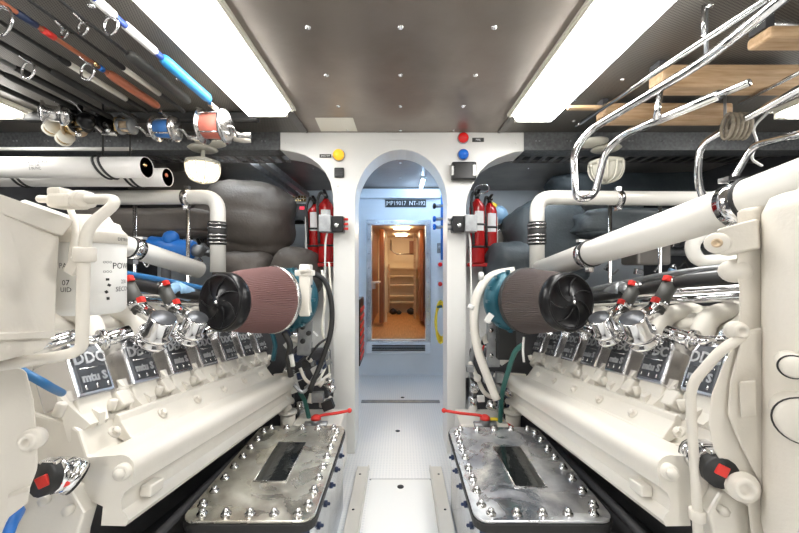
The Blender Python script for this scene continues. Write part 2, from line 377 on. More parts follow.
# shelf at the end
sh=thing('shelf_rack','pale wooden rack of open shelves at the cabin end','shelf',(0,6.3,CZ0))
x0,x1=P(389,0,6.3).x,P(415,0,6.3).x
m=MB(); 
for x in (x0,x1): m.box((x,6.28,CZ0+.43),(.025,.16,.86))
m.build('side_panel',teak,sh)
for z in (302,296,285,276,267):
    MB().box(((x0+x1)/2,6.28,P(0,z,6.3).z),(x1-x0-.024,.15,.02)).build('shelf_board',cabinwhite,sh)
for i,(px,sz) in enumerate(((393,.05),(399,.035),(411,.055))):
    m=MB(); p=P(px,309,6.1); m.ball((p.x,6.12,CZ0+sz),sz,12,(sz*1.3,sz,sz)); m.tube([(p.x-sz,6.1,CZ0+sz*1.4),(p.x,6.1,CZ0+sz*2.2),(p.x+sz,6.1,CZ0+sz*1.4)],.006,6)
    tag(m.build('small_bag',rubber),'small dark bag on cabin floor, %s one by the shelf foot'%('leftmost','middle','rightmost')[i],'bag')
m=MB(); p=P(402,252,6.2); m.tube([P(391,240,6.25),P(391,250,6.25),P(396,254,6.2),P(414,254,6.2)],.012,8); tag(m.build('grab_rail',steel),'curved metal grab rail on the cabin end wall','rail')
m=MB(); c=P(379,282,4.7); m.box((-.33,4.7,c.z),(.13,.2,.02),bev=.006); m.box((-.36,4.72,c.z-.05),(.07,.12,.08),bev=.01); tag(m.build('wash_basin',white),'small white basin on the cabin left wall','basin')
m=MB(); p=P(412,247,6.3); m.box((p.x,6.38,p.z),(.09,.039,.22)); tag(m.build('wood_panel',cabinwood),'dark red wood panel on the cabin end wall','panel')
for i,(Y,w_) in enumerate(((4.75,.20),(5.75,.18))):
    m=MB(); m.box((.0+.015,Y,CZ1-.012),(w_,.16,.024)); o=m.build('cabin_light',diffwarm); tag(o,('nearer','farther')[i]+' glowing rectangular light on the cabin ceiling','ceiling light')
diffbay=mat('added_bay_fill_tube',(.9,.9,.9),.4,emit=(.85,.93,1),estr=40)  # glow of the added tubes that brighten the side bays
# ================================================================ strip lights
def fixture(x0,x1,y0,y1,label):
    t=thing('strip_light',label,'strip light',((x0+x1)/2,(y0+y1)/2,ZC))
    m=MB(); m.box(((x0+x1)/2,(y0+y1)/2,ZC-.008),(x1-x0+.03,y1-y0+.05,.014)); m.build('base_tray',acryl,t)
    # tapering diffuser tub
    a,b=ZC-.015,ZC-.073
    top=[(x0,y0),(x1,y0),(x1,y1),(x0,y1)]; q=.02
    bot=[(x0+q,y0+.03),(x1-q,y0+.03),(x1-q,y1-.04),(x0+q,y1-.04)]
    vs=[(*p,a) for p in top]+[(*p,b) for p in bot]
    MB().add(vs,[(0,1,2,3),(4,5,6,7)]+[(i,(i+1)%4,4+(i+1)%4,4+i) for i in range(4)]).build('diffuser',diff,t,bevel=.008)
    m=MB(); m.box(((x0+x1)/2,y1+.02,ZC-.03),(x1-x0-.06,.03,.03)); m.box((x1+.004,(y0+y1)/2,ZC-.022),(.012,y1-y0,.018)); m.box((x0-.004,(y0+y1)/2,ZC-.022),(.012,y1-y0,.018)); m.build('end_clip',acryl,t)
    return t
fixture(-.825,-.59,.5,1.95,'long lit strip light left of the ceiling centre, beside the fishing rods')
fixture(.62,.85,.5,2.02,'long lit strip light right of the ceiling centre, beside the ladder')
fixture(-2.35,-2.06,.5,1.98,'lit strip light end at the far left, past the fishing reels')
fixture(2.06,2.35,.5,1.98,'lit strip light end at the far right, past the wrapped rope')
fixture(-.83,-.565,-1.9,-.4,'strip light behind the viewpoint on the left')  # this pair is added out of view to light the room from behind
fixture(.595,.85,-1.9,-.4,'strip light behind the viewpoint on the right')
t=thing('passage_and_fill_light','slim cool white tube light on the passage ceiling','strip light',(.16,3.2,ZC))
MB().box((.22,3.68,ZC-.01),(.04,.42,.02)).build('base_tray',white,t); MB().cyl((.22,3.5,ZC-.03),(.22,3.86,ZC-.03),.010).build('tube',diffcool,t)
for x_,w_,n_ in ((0,.5,'cool tube light tucked above the arch inside the passage'),(-1.15,.7,'slim tube light tucked behind left beam'),(1.15,.7,'slim tube light tucked behind right beam')):  # tubes added out of sight to brighten the passage and side bays
    t=thing('passage_and_fill_light',n_,'strip light',(x_,2.70,ZC))
    MB().box((x_,2.70,ZC-.004),(w_,.05,.008)).build('base_tray',white,t); MB().cyl((x_-w_/2+.02,2.70,ZC-.018),(x_+w_/2-.02,2.70,ZC-.018),.009).build('tube',diffcool if x_==0 else diffbay,t)
# paper notice on the ceiling
m=MB(); 
def cz(px,py,z=ZC-.002):
    Y=F*(z-CH)/(CY-py); return ((px-CX)/F*Y,Y)
m.prism([cz(315,118),cz(353,118),cz(357.5,131.3),cz(321,131.3)],ZC-.003,ZC-.0005,'xy'); tag(m.build('ceiling_plate',acryl),'blank cream plate fixed to the metal ceiling above the arch','plate')
# ---------------------------------------------------------------- side bays behind the bulkhead
for s,n in((-1,'left'),(1,'right')):
    t=thing('cable_tray','black slotted cable tray behind the %s beam'%n,'cable tray',(s*1.5,2.5,1.97))
    m=MB(); xa=.80
    for yy in (2.46,2.62): m.box((s*(xa+.9),yy,1.975),(1.8,.012,.03))
    k=0
    while k<22: m.box((s*(xa+.04+k*.08),2.54,1.965),(.03,.16,.006)); k+=1
    m.build('ladder_rack',railm,t)
    m=MB()
    for j in range(4): m.tube(catmull([(s*xa,2.49+j*.03,1.98),(s*(xa+.6),2.48+j*.035,1.983),(s*(xa+1.2),2.5+j*.028,1.98),(s*(xa+1.8),2.49+j*.03,1.98)]),.009,6)
    m.build('cable',(rubber if s>0 else dsteel),t)
    # headliner
    a=struct(MB().box((s*1.6,3.39,ZC-.01),(2.2,1.2,.018)).build('ceiling_bay_'+n,darkpan))
    m=MB()
    for xx in (.62,.75,1.1,1.5): m.lathe([(.012,0),(0,-.006)],(s*xx,3.1,ZC-.02),(0,0,1),8)
    m.build('screw',chrome,a)
for k,(xa) in enumerate((-1.02,-1.14)):
    m=MB(); m.box((xa,3.2,1.995),(.04,1.5,.045)); m.lathe([(.03,0),(.03,.03),(0,.03)],(xa,2.45,1.995),(0,-1,0),12)
    tag(m.build('ceiling_channel',dsteel),('right','left')[k]+' one of two grey channels under the left bay ceiling','channel')
# far left wall panel hardware
t=thing('alarm_panel','black alarm panel with red digits on the left bay wall','control panel',P(298,215,YF))
MB().box(P(298,214,YF-.02),(.17,.04,.22),bev=.006).build('housing',black,t)
m=MB(); m.box(P(294,208,YF-.042),(.05,.005,.03)); m.box(P(302,208,YF-.042),(.05,.005,.03)); m.build('digit_display',panelred,t)
m=MB(); m.box(P(299,222,YF-.02),(.13,.04,.03)); m.build('lower_box',dsteel,t)
t=thing('terminal_strip','brass terminal strip above the alarm panel','terminal strip',P(298,199,YF))
m=MB()
for r_ in range(2):
    for k in range(6): m.box(P(291+k*2.8,197+r_*3.4,YF-.014),(.02,.025,.025))
m.build('terminal',gold,t)
m=MB(); m.box(P(298,199,YF-.004),(.2,.006,.09)); m.build('backing',white,t)
# ================================================================ bulkhead fittings
def lens(px,py,r,m_,label):
    p=P(px,py,YB); t=thing('indicator_light',label,'indicator light',p)
    MB().lathe([(r*1.12,0),(r*1.12,.008),(r*1.0,.012)],p,(0,-1,0),20).build('bezel',dsteel,t)
    MB().lathe([(r,.011),(r*.98,.022),(r*.75,.034),(r*.35,.04),(0,.041)],p,(0,-1,0),20).build('lens',m_,t)
lens(339,155.5,.036,amber,'round amber warning light on the bulkhead left of the arch')
lens(463,138.5,.033,redlens,'round red warning light on the bulkhead, above the blue light')
lens(463,155,.033,bluelens,'round blue warning light on the bulkhead, below the red light')
def placard(px,py,w_,h,txt,label,size):
    p=P(px,py,YB); t=thing('label_plate',label,'label plate',p)
    MB().box(p+V((0,-.002,0)),(w_,.004,h)).build('plate',inkblack,t)
    MB().text(txt,size,flat(p+V((0,-.0045,0)),(1,0,0),(0,0,1))).build('lettering',inkwhite,t)
placard(325.5,156,.075,.022,'ENG RM','small black label left of the amber light',.016)
placard(478,140,.075,.026,'FIRE','small black label right of the red light',.017)
p=P(339.5,173,YB); t=thing('louvre_box','small square black vent box under the amber light','vent',p)
MB().box(p+V((0,-.01,0)),(.062,.02,.062),bev=.005).build('housing',black,t)
m=MB()
for k in range(3): m.box(p+V((0,-.022,-.016+k*.016)),(.045,.004,.005))
m.build('slat',rubber,t)
p=P(463,172.5,YB); t=thing('black_control_box','black rectangular box with a white side switch under blue light','control box',p)
MB().box(p+V((0,-.025,0)),(.155,.05,.115),bev=.01).build('housing',black,t)
MB().box(p+V((.062,-.054,0)),(.02,.01,.07),bev=.003).build('side_switch',white,t)
MB().box(p+V((-.07,-.04,0)),(.02,.02,.06),bev=.003).build('side_tab',white,t)
for s,px,w1 in ((-1,334,'left'),(1,462,'right')):
    p=P(px,225,YB); t=thing('junction_box','grey and black junction box on the %s post of the arch'%w1,'junction box',p)
    MB().box(p+V((s*.04,-.05,0)),(.075,.10,.105),bev=.004).build('grey_cover',dsteel,t)
    MB().box(p+V((-s*.035,-.04,-.003)),(.075,.08,.10),bev=.005).build('housing',black,t)
    m=MB(); 
    for k in (-.03,.0,.03): m.cyl(p+V((-s*.072,-.05,k)),p+V((-s*.098,-.05,k)),.008,seg=8)
    m.build('cable_gland',redp if s<0 else dsteel,t)
    m=MB(); m.lathe([(.016,0),(.014,.008),(0,.009)],p+V((-s*.03,-.08,-.01)),(0,-1,0),12); m.build('knob',chrome,t)
    q=[p+V((s*.035,-.045,-.055)),p+V((s*.045,-.05,-.13)),p+V((s*.05,-.04,-.35)),p+V((s*.055,-.05,-.62)),p+V((s*.05,-.06,-.9))]
    tag(MB().tube(catmull(q,6),.006,6).build('cable',white),'white cable hanging from the %s junction box'%w1,'cable')
# name sign
p=P(405.5,203.5,YF); t=thing('number_sign','black number sign with white characters above the hatch doorway','sign',p)
MB().box(p+V((0,-.005,0)),(.455,.01,.085)).build('plate',inkblack,t)
MB().text('JMP19017  NT-192',.066,lambda q:p+V((q.x*.86,-.011,q.z if False else 0))+V((0,0,q.y))).build('lettering',inkwhite,t)
# passage clutter on the right wall
for i,(py,c,nm) in enumerate(((206,inkblack,'topmost black'),(219,bluelens,'upper blue'),(227,bluelens,'lower blue'))):
    p=P(440,py,3.6); t=thing('valve_tap',nm+' tap on the pipe right of the hatch doorway','valve',p)
    MB().cyl(p+V((.03,0,0)),p+V((-.05,0,0)),.018,seg=10).build('body',dsteel,t)
    MB().lathe([(.03,0),(.03,.015),(.01,.02)],p+V((-.05,0,0)),(-1,-.3,0),10).build('handwheel',c,t)
m=MB(); m.tube([P(442,195,3.6),P(442,260,3.6)],.014,8); tag(m.build('riser_pipe',blue),'thin blue pipe behind the taps on the passage wall','pipe')
for s_,px,py,w_,h,mm,lb in ((0,440,248,.06,.11,dsteel,'grey switch box'),(0,440,264.5,.06,.06,redlens,'round red button box'),(0,440,284,.06,.09,redp,'rectangular red switch box')):
    p=P(px,py,3.97); t=thing('switch_box',lb+' beside the hatch doorway','switch',p)
    MB().box(p+V((0,.005,0)),(w_,.04,h),bev=.004).build('plate',bluewhite if mm is not dsteel else dsteel,t)
    MB().lathe([(w_*.4,0),(w_*.4,.015),(w_*.3,.02)],p+V((0,-.012,0)),(0,-1,0),14).build('button',mm,t)
t=thing('coiled_hose','yellow hose coiled and hung on the passage right wall','hose',P(444,300,3.3))
m=MB()
for k in range(5):
    c=P(440.5+k*.5,322,3.25+k*.02); r0=.045+.006*k
    m.tube([c+V((r0*math.cos(a)*.9,.01*k,(.19-.01*k)*math.sin(a))) for a in [2*PI*j/20 for j in range(20)]],.0115,6,True)
m.build('coil',yellow,t)
MB().tube(catmull([P(446,303,3.28),P(443,306,3.26),P(437,307,3.24)]),.012,8).build('nozzle',teal,t)
# louvred red box at passage left wall
p=P(356.5,334,2.8); t=thing('louvred_cabinet','low dark cabinet with red rungs on the passage left wall','cabinet',(p.x,p.y,p.z))
q=V((-.375,2.95,.69)); MB().box(q,(.12,.30,.52),bev=.006).build('housing',black,t)
m=MB()
for k in range(7): m.box(q+V((.062,0,-.20+k*.062)),(.008,.26,.03)); m.box(q+V((0,-.152,-.20+k*.062)),(.10,.006,.03))
m.build('rung',redp,t)
MB().cyl(q+V((0,-.05,.261)),q+V((0,-.05,.32)),.03,.02).build('cap',dsteel,t)
# ================================================================ fire extinguishers
def extinguisher(px,Y,z0,label,cap_h=.5,r=.060,wall=.0):
    x=P(px,0,Y).x; t=thing('fire_extinguisher',label,'fire extinguisher',(x,Y,z0),group=None)
    MB().lathe([(r*.92,0),(r,.01),(r,cap_h-.06),(r*.85,cap_h-.03),(r*.45,cap_h-.005),(r*.35,cap_h+.01)],(x,Y,z0),(0,0,1),20).build('cylinder',red,t)
    m=MB(); m.cyl((x,Y,z0+cap_h),(x,Y,z0+cap_h+.035),.018,seg=12); m.box((x,Y-.02,z0+cap_h+.03),(.02,.09,.012)); m.box((x,Y-.03,z0+cap_h+.055),(.02,.10,.008),Mx.Rotation(R(-12),3,'X')); m.build('valve_handle',black,t)
    m=MB(); m.tube(catmull([(x,Y-.01,z0+cap_h+.03),(x-.035,Y-.03,z0+cap_h+.055),(x-.055,Y-.055,z0+cap_h-.03),(x-.045,Y-.065,z0+cap_h-.15),(x-.04,Y-.065,z0+.14)]),.011,8); m.build('hose',rubber,t)
    m=MB(); 
    for z in (.12,cap_h-.2): m.lathe([(r+.003,0),(r+.003,.016)],(x,Y,z0+z),(0,0,1),20)
    m.build('strap',rubber,t)
    W=MB(); vs=[];fs=[]
    for i in range(7):
        a=R(-90-35+i*70/6+8)
        for z in (.25,.40): vs.append((x+(r+.0015)*math.cos(a),Y+(r+.0015)*math.sin(a),z0+z))
    for i in range(6): fs.append((2*i,2*i+1,2*i+3,2*i+2))
    W.add(vs,fs).build('paper_label',inkwhite,t)
    m=MB(); m.box((x,Y+r+.012,z0+.25),(.04,.02,.3)); m.build('bracket',dsteel,t)
    return t
zE=P(0,261,2.85).z
extinguisher(315,2.95,P(0,262,2.95).z,'red fire extinguisher in left bay, the farther one by the alarm panel',.46)
extinguisher(326,2.80,zE-.01,'red fire extinguisher in left bay, the one next to the post',.48)
extinguisher(477,2.80,zE-.02,'red fire extinguisher in right bay, the one next to the post',.49)
extinguisher(489.5,2.95,P(0,263,2.95).z,'red fire extinguisher in right bay, the one next to the black cabinet',.48)
for s,n in((-1,'left'),(1,'right')):
    x=P(320,0,2.86).x if s<0 else P(483,0,2.86).x
    t=tag(MB().box((x,2.87,zE-.03),(.28,.22,.03),bev=.004).build('extinguisher_shelf',red),'red shelf under the pair of extinguishers in the %s bay'%n,'shelf')
    struct(MB().box((x,3.03,.95),(.32,.03,1.35)).build('wall_panel_'+n,white))
    m=MB(); m.box((s*1.65,3.45,.40),(1.7,1.0,.8)); m.build('lower_locker',hull); o=bpy.data.objects['lower_locker' if s<0 else 'lower_locker.001']; tag(o,'dark locker low in the %s bay behind the engine'%n,'locker')
# black cabinet with grey handle (right bay)
p=P(506,235,3.2); t=thing('black_cabinet','black cabinet with pale drawer handle right of the extinguishers','cabinet',(p.x,3.2,.9))
MB().box((p.x,3.25,1.2),(.30,.3,.76),bev=.01).build('body',black,t)
MB().box((p.x-.03,3.09,P(0,231,3.1).z),(.16,.02,.02),bev=.004).build('drawer_handle',steel,t)
m=MB(); m.box((p.x,3.1,1.38),(.27,.012,.28)); m.build('drawer_front',darkpan,t)
t=thing('clear_bag','crumpled clear bag of spares on top of the black cabinet','bag',(p.x,3.2,1.58))
q=P(497,204,3.15); m=MB(); m.ball((q.x,3.15,1.66),.08,10,(.10,.08,.085)); o=m.build('bag',ltblue,t)
q=P(491,205,3.1); MB().box((q.x,3.06,1.70),(.05,.03,.1),Mx.Rotation(R(25),3,'Y'),.004).build('yellow_tag',yellow,t)
MB().ring(P(482,189,2.8),(0,.5,1),.055,.005).build('wire_loop',chrome,t)
# ================================================================ jelly jar lights
def jar(px,py,Y,lit,label,px2):
    c=P(px,py,Y); t=thing('caged_lamp',label,'lamp',(c.x,Y,P(0,155,Y).z))
    g=lampglass if lit else lampoff
    m=MB(); m.lathe([(.012,.10),(.012,.055),(.05,.05),(.095,.035),(.10,.02),(.09,.012)],c,(0,0,1),24); m.lathe([(.07,.10),(.085,.11),(.07,.125)],c,(0,0,1),24)
    m.build('base_flange',lampoff,t)
    m=MB(); m.lathe([(.082,.02),(.08,-.02),(.068,-.06),(.04,-.085),(0,-.092)],c,(0,0,1),48,wob=lambda a,h:1+.10*math.cos(12*a)); m.build('fluted_glass',g,t)
    m=MB(); d=P(px2,py-26,Y)
    m.lathe([(.06,0),(.085,.012),(.085,.022),(0,.024)],(d.x,Y-.05,P(0,148,Y).z),(0,0,1),20); m.build('ceiling_rose',lampoff,t)
    if 1:
        m=MB()
        for k in range(12):
            a=PI*k/6+.1; m.tube(catmull([c+V((.097*math.cos(a),.097*math.sin(a),.02)),c+V((.092*math.cos(a),.092*math.sin(a),-.035)),c+V((.068*math.cos(a),.068*math.sin(a),-.078)),c+V((.012*math.cos(a),.012*math.sin(a),-.1))]),.004,6)
        m.build('cage_wire',acryl,t)
    return t
jar(203,167,2.2,True,'lit fluted glass lamp hanging behind left beam above the grey blanket',215)
jar(606,167,2.2,False,'unlit caged lamp hanging behind right beam inside the steel hook',588)
# ================================================================ blankets
def puffy(name,outline_fn,mat_,label,cat='insulation blanket',sub=1):
    m=MB(); outline_fn(m); return tag(m.build(name,mat_,sub=sub),label,cat)
def pillow(m,c,d,seed=0,amp=.05,n=18,e=.55):
    rnd=random.Random(seed); ph=[rnd.uniform(0,6.28) for _ in range(9)]; c=V(c); vs=[];fs=[]
    def sp(x): return math.copysign(abs(x)**e,x)
    for i in range(n+1):
        t=PI*i/n
        for k in range(n*2):
            a=2*PI*k/(n*2); x,y,z=sp(math.sin(t))*sp(math.cos(a)),sp(math.sin(t))*sp(math.sin(a)),sp(math.cos(t))
            q=1+amp*(math.sin(5*x+3*z+ph[0])+.7*math.sin(7*z-4*y+ph[1])); w3=V((x*d[0]*2.2+seed,y*d[1]*2.2,z*d[2]*2.2)); q+=.05*NZ.noise(w3*1.6); q-=.05*math.exp(-((z-.12-.08*math.sin(3*x+seed))/.035)**2)+.045*math.exp(-((z+.62+.05*math.sin(4*x))/.04)**2)+.035*math.exp(-((x-.55*math.sin(seed)-.12*z)/.03)**2)+.014*(1-abs(NZ.noise(V((w3.x*9,w3.y*9,w3.z*4)))))**3
            vs.append(c+V((x*d[0]*q/2,y*d[1]*q/2,z*d[2]*q/2)))
    w_=n*2
    for i in range(n):
        for k in range(w_): fs.append((i*w_+k,(i+1)*w_+k,(i+1)*w_+(k+1)%w_,i*w_+(k+1)%w_))
    m.add(vs,fs,True)
def C(x0,x1,y0,y1,Y,dy):
    a,b=P(x0,y0,Y),P(x1,y1,Y); return ((a+b)/2+V((0,dy/2,0)),(abs(b.x-a.x),dy,abs(a.z-b.z)))
def bl(nm,x0,x1,y0,y1,Y,dy,seed,mt,label,e=.5,amp=.03):
    m=MB(); c,d=C(x0,x1,y0,y1,Y,dy); pillow(m,c,d,seed,amp,44,e); return tag(m.build(nm,mt),label,'insulation blanket')
bl('exhaust_blanket',178,284,172,262,2.75,.6,1,blanket,'largest bulging grey insulation blanket around the left exhaust riser',.8)
bl('exhaust_blanket',262,316,246,300,2.62,.45,2,blanket,'small grey insulation blanket low beside left fire extinguishers',.75)
bl('exhaust_blanket',205,262,250,300,2.6,.4,3,blanket,'grey insulation blanket under the big bulging one, behind left filter',.6)
bl('exhaust_blanket',60,200,206,236,2.5,.35,4,blanket,'long flat grey insulation roll under the left horizontal white pipe',.35)
bl('exhaust_blanket',120,212,168,205,3.2,.5,5,blanket,'dark grey insulation blanket above the left horizontal white pipe',.4)
bl('exhaust_blanket',514,610,192,292,2.75,.6,6,blanket2,'largest slate insulation blanket around the right exhaust riser',.75)
bl('exhaust_blanket',490,545,240,300,2.62,.45,7,blanket2,'small slate insulation blanket behind the right turbocharger',.75)
bl('exhaust_blanket',590,760,206,236,2.5,.35,8,blanket2,'long flat slate insulation roll behind the right horizontal white pipe',.35)
bl('exhaust_blanket',560,740,168,198,3.2,.5,9,blanket2,'slate insulation blanket above the right horizontal white pipe',.4)
# ================================================================ background gear
def tank_thing(): 
    t=thing('blue_motor','bright blue pump motor under the left insulation roll','pump',P(172,246,2.4))
    a,b=P(150,245,2.4),P(194,250,2.4)
    MB().cyl(a,b,.062,seg=18,bev=.01).build('motor_body',blue,t); MB().ball(P(171,238,2.38),.05,12).build('terminal_box',blue,t); MB().cyl(b,b+V((.05,0,-.01)),.04,seg=14).build('end_cover',dsteel,t); q_=P(166,250,2.42); MB().cyl(q_,(q_.x,q_.y,.0),.03,seg=10).build('stand',hull,t)
tank_thing()
def junk(x0,x1,y0,y1,Y,n,seed,parent):
    rnd=random.Random(seed)
    for i in range(n):
        px,py=rnd.uniform(x0,x1),rnd.uniform(y0,y1); p=P(px,py,Y+rnd.uniform(0,.25)); s=rnd.uniform(.02,.05)
        m=MB(); k=i%3
        if k==0: m.box(p,(s*1.6,s,s*1.3),Mx.Rotation(rnd.uniform(0,1),3,'Y'),.004)
        elif k==1: m.cyl(p,p+V((s*rnd.uniform(1,3),rnd.uniform(-.02,.02),rnd.uniform(-s,s))),s*.45,seg=12,bev=.003)
        else: m.tube(catmull([p,p+V((s,0,s)),p+V((2*s,.02,-s)),p+V((3*s,0,0))]),s*.2,6)
        m.build(('valve_block','coupling','hose')[k],(rubber,steel,dsteel,ltblue,black,chrome,green)[rnd.randrange(7)],parent)
for s,n,X0,X1,Yy in ((-1,'left',100,212,(236,262)),(1,'right',588,735,(232,272))):
    t=thing('pipework_manifold','cluster of dark valves and steel fittings behind the %s engine'%n,'pipework',P((X0+X1)/2,250,2.75))
    m=MB(); m.tube([P(X0,252,2.75),P(X1,252,2.75)],.03,10); m.build('header_pipe',dsteel,t)
    junk(X0+4,X1-8,*Yy,2.55,26,3+s,t)
    for k,px in enumerate((X0+35,X0+88) if s<0 else (X0+22,X0+72)):
        m=MB(); m.cyl(P(px,195,2.3),V((P(px,0,2.3).x,2.3,.0)),.012,seg=10)
        tag(m.build('support_rod',steel),'thin steel rod standing behind the %s engine, %s one'%(n,('left','right')[k]),'rod')
m=MB(); a=P(645,250,2.6); m.box(a,(.24,.2,.22),bev=.02); tag(m.build('battery_box',darkpan),'dark box between rods behind the right engine','box')
m=MB(); m.tube(fillet([P(705,228,2.0),P(690,246,2.0),P(698,262,2.0),P(722,260,2.0),P(760,262,2.0)],.06),.035,12); tag(m.build('elbow_hose',pipew),'pale elbow pipe behind the right sloping white pipe','pipe')
# ---------------------------------------------------------------- breather elbow pipes
def elbow(pts,r,n,Y,bx_,cl_):
    t=thing('elbow_pipe','white right-angled pipe with ribbed black bellows, %s side'%n,'pipe',P(bx_,235,Y))
    MB().tube(fillet([P(a,b,Y) for a,b in pts],.09,8),r,16).build('pipe',pipew,t)
    c=P(bx_,0,Y).x; m=MB(); z0=P(0,245,Y).z; z1=P(0,222,Y).z; m.lathe([(r*1.18,0),(r*1.18,z1-z0)],(c,Y,z0),(0,0,1),16); m.build('rubber_sleeve',rubber,t)
    m=MB()
    for k in range(6):
        if k==3: continue
        m.lathe([(r*1.26,0),(r*1.26,.008)],(c,Y,z0+.01+k*(z1-z0-.028)/5),(0,0,1),16)
    m.build('hose_clamp',steel,t)
    q=P(cl_,pts[0][1],Y); m=MB(); m.cyl(q+V((-.018,0,0)),q+V((.018,0,0)),r*1.15,seg=16); m.box(q+V((0,0,-r*1.3)),(.03,.03,.025)); m.box(q+V((0,0,r*1.3)),(.03,.02,.03)); m.build('pipe_clamp',steel,t)
elbow([(60,198),(218,197),(218,272)],.043,'left',2.15,217.5,187)
elbow([(735,199),(537,197.5),(537,275)],.043,'right',2.15,537,618)
# big sloping white pipes
def bigpipe(a,b,r,n,clamps,lab):
    t=thing('sloping_pipe',lab,'pipe',(a+b)/2)
    MB().cyl(a,b,r,seg=24).build('pipe',pipew,t)
    for f in clamps:
        q=a.lerp(b,f); d=(b-a).normalized(); m=MB(); m.cyl(q-d*.022,q+d*.022,r*1.07,seg=24); m.box(q+V((0,-.01,-r*1.25)),(.02,.03,.02)); m.box(q+V((-.02*n,0,r*1.1)),(.05,.03,.012)); m.build('band_clamp',chrome,t)
        MB().cyl(q+d*.022,q+d*.03,r*1.10,seg=24).build('rubber_lip',rubber,t)
bigpipe(P(541,270,2.0),P(815,179,.74),.053,1,(.36,.88),'thick white sloping pipe with chrome bands above the right engine')
bigpipe(P(199,270,2.0),P(20,212,1.25),.046,-1,(.47,),'thick white sloping pipe with chrome band above the left engine')
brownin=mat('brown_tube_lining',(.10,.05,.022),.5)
# ================================================================ rod tubes (pale tubes under the left beam)
for i,(y0,y1,px,Y,r,bands) in enumerate(((157,178,147,1.9,.055,(103,)),(168,187,168,2.06,.052,(20,130)))):
    c=P(px,(y0+y1)/2,Y); t=thing('storage_tube',('nearer','farther')[i]+' of two white plastic storage tubes under the left beam','tube',c)
    x0=P(-90,0,Y).x; m=MB(); m.lathe([(r,0),(r,c.x-x0),(r*.95,c.x-x0),(r*.95,c.x-x0-.25),(0,c.x-x0-.26)],(x0,Y,c.z),(1,0,0),28); m.build('pipe_body',pvc,t)
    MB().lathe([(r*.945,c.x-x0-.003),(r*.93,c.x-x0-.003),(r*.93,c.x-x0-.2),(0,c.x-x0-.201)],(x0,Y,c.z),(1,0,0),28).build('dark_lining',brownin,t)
    m=MB(); m.cyl(c+V((-.19,0,0)),c+V((.0,-.012,.01)),.012,seg=8); m.build('stored_rod',rodorange if i else gold,t)
    for bp in bands:
        m=MB(); b=P(bp,0,Y).x
        for dx in (0,.03): m.tube([V((b+dx-.03*math.sin(a),Y+(r+.004)*math.cos(a),c.z+(r+.004)*math.sin(a))) for a in [2*PI*j/20 for j in range(20)]],.006,6,True)
        m.build('strap',rubber,t)
    MB().cyl((P(bands[-1],0,Y).x,Y+.0,c.z+r),(P(bands[-1],0,Y).x,Y,ZC),.005,seg=8).build('hanger',rubber,t)
    if i==0:
        for k,(tx,sz) in enumerate((('HANDY TACKLE',.022),('ROD TUBE',.014),('3 IN PVC',.02))):
            q=V((P(45,0,Y).x,Y,c.z)); a=R(14-17*k)
            MB().text(tx,sz,lambda w_,a=a:q+V((w_.x*.8,-(r+.0012)*math.cos(a+w_.y/r),(r+.0012)*math.sin(a+w_.y/r))),0).build('lettering',inkblack,t)
m=MB(); m.cyl(P(-60,149,2.2),P(131,149,2.2),.011,seg=10); tag(m.build('hanging_rail',white),'thin white rail running along under the left beam','rail')
# ================================================================ fishing rods (left of ceiling)
def rod(ratio,dz,blank,grip,label,y_near,y_grip,y_end,r0=.006,rg=.014,guides=(),bands=(),grip2=None,reel=None):
    z=CH+dz; x=ratio*dz
    t=thing('fishing_rod',label,'fishing rod',(x,y_end,z))
    MB().tube([(x,y_near,z),(x,y_grip,z)],lambda f:r0*(.6+.4*f),8).build('blank',blank,t)
    MB().lathe([(r0,0),(rg*.8,.01),(rg,.03),(rg,y_end-y_grip-.02),(rg*.7,y_end-y_grip)],(x,y_grip,z),(0,1,0),12).build('grip',grip,t)
    for y,R0 in guides:
        m=MB(); m.ring((x,y,z-R0-.012),(.25,1,0),R0,.0045,20,6); m.tube([(x,y-.035,z-r0),(x,y,z-.014)],.0025,6); m.tube([(x,y+.035,z-r0),(x,y,z-.014)],.0025,6); m.build('line_guide',chrome if R0>.022 else steel,t)
    for y,L,mt in bands: MB().cyl((x,y,z),(x,y+L,z),r0*1.25,seg=10).build('wrap_band',mt,t)
    if grip2: MB().cyl((x,grip2[0],z),(x,grip2[1],z),rg*1.06,seg=12).build('cork_grip',grip2[2],t)
    if reel:
        yr,rr,wd,body,line=reel; c=V((x,yr,z-rr-.025)); k=MB(); 
        k.box((x,yr,z-.018),(.02,.09,.012)); 
        for s in(-1,1): k.lathe([(rr,0),(rr,.008),(rr*.8,.014),(rr*.35,.018),(0,.018)] ,c+V((s*wd/2,0,0)),(s,0,0),22)
        for a in (40,140,220,320): k.cyl(c+V((-wd/2,rr*.85*math.cos(R(a)),rr*.85*math.sin(R(a)))),c+V((wd/2,rr*.85*math.cos(R(a)),rr*.85*math.sin(R(a)))),.004,seg=6)
        rb=k.build('reel',body,t)
        MB().cyl(c+V((-wd/2+.002,0,0)),c+V((wd/2-.002,0,0)),rr*.68,seg=20).build('line_spool',line,rb)
        h=MB(); h.tube(catmull([c+V((wd/2+.016,0,0)),c+V((wd/2+.03,.02,.0)),c+V((wd/2+.035,.06,-.02))]),.007,8); h.cyl(c+V((wd/2+.03,.06,-.02)),c+V((wd/2+.10,.07,-.02)),.012,.015,seg=10,bev=.003); h.build('crank_handle',steel,rb)
    return t
rod(-1.137,.80,rodroyal,rodblue,'thick blue and white rod with sky blue grip nearest the ceiling light',.75,1.37,1.71,.012,.022,((1.13,.028),),((1.19,.14,white),(1.07,.07,white)),reel=(1.76,.085,.10,steel,redline))
rod(-1.275,.81,rubber,greyrub,'black rod with ribbed dark grip next to the sky blue gripped rod',.7,1.36,1.75,.006,.022,((1.17,.02),))
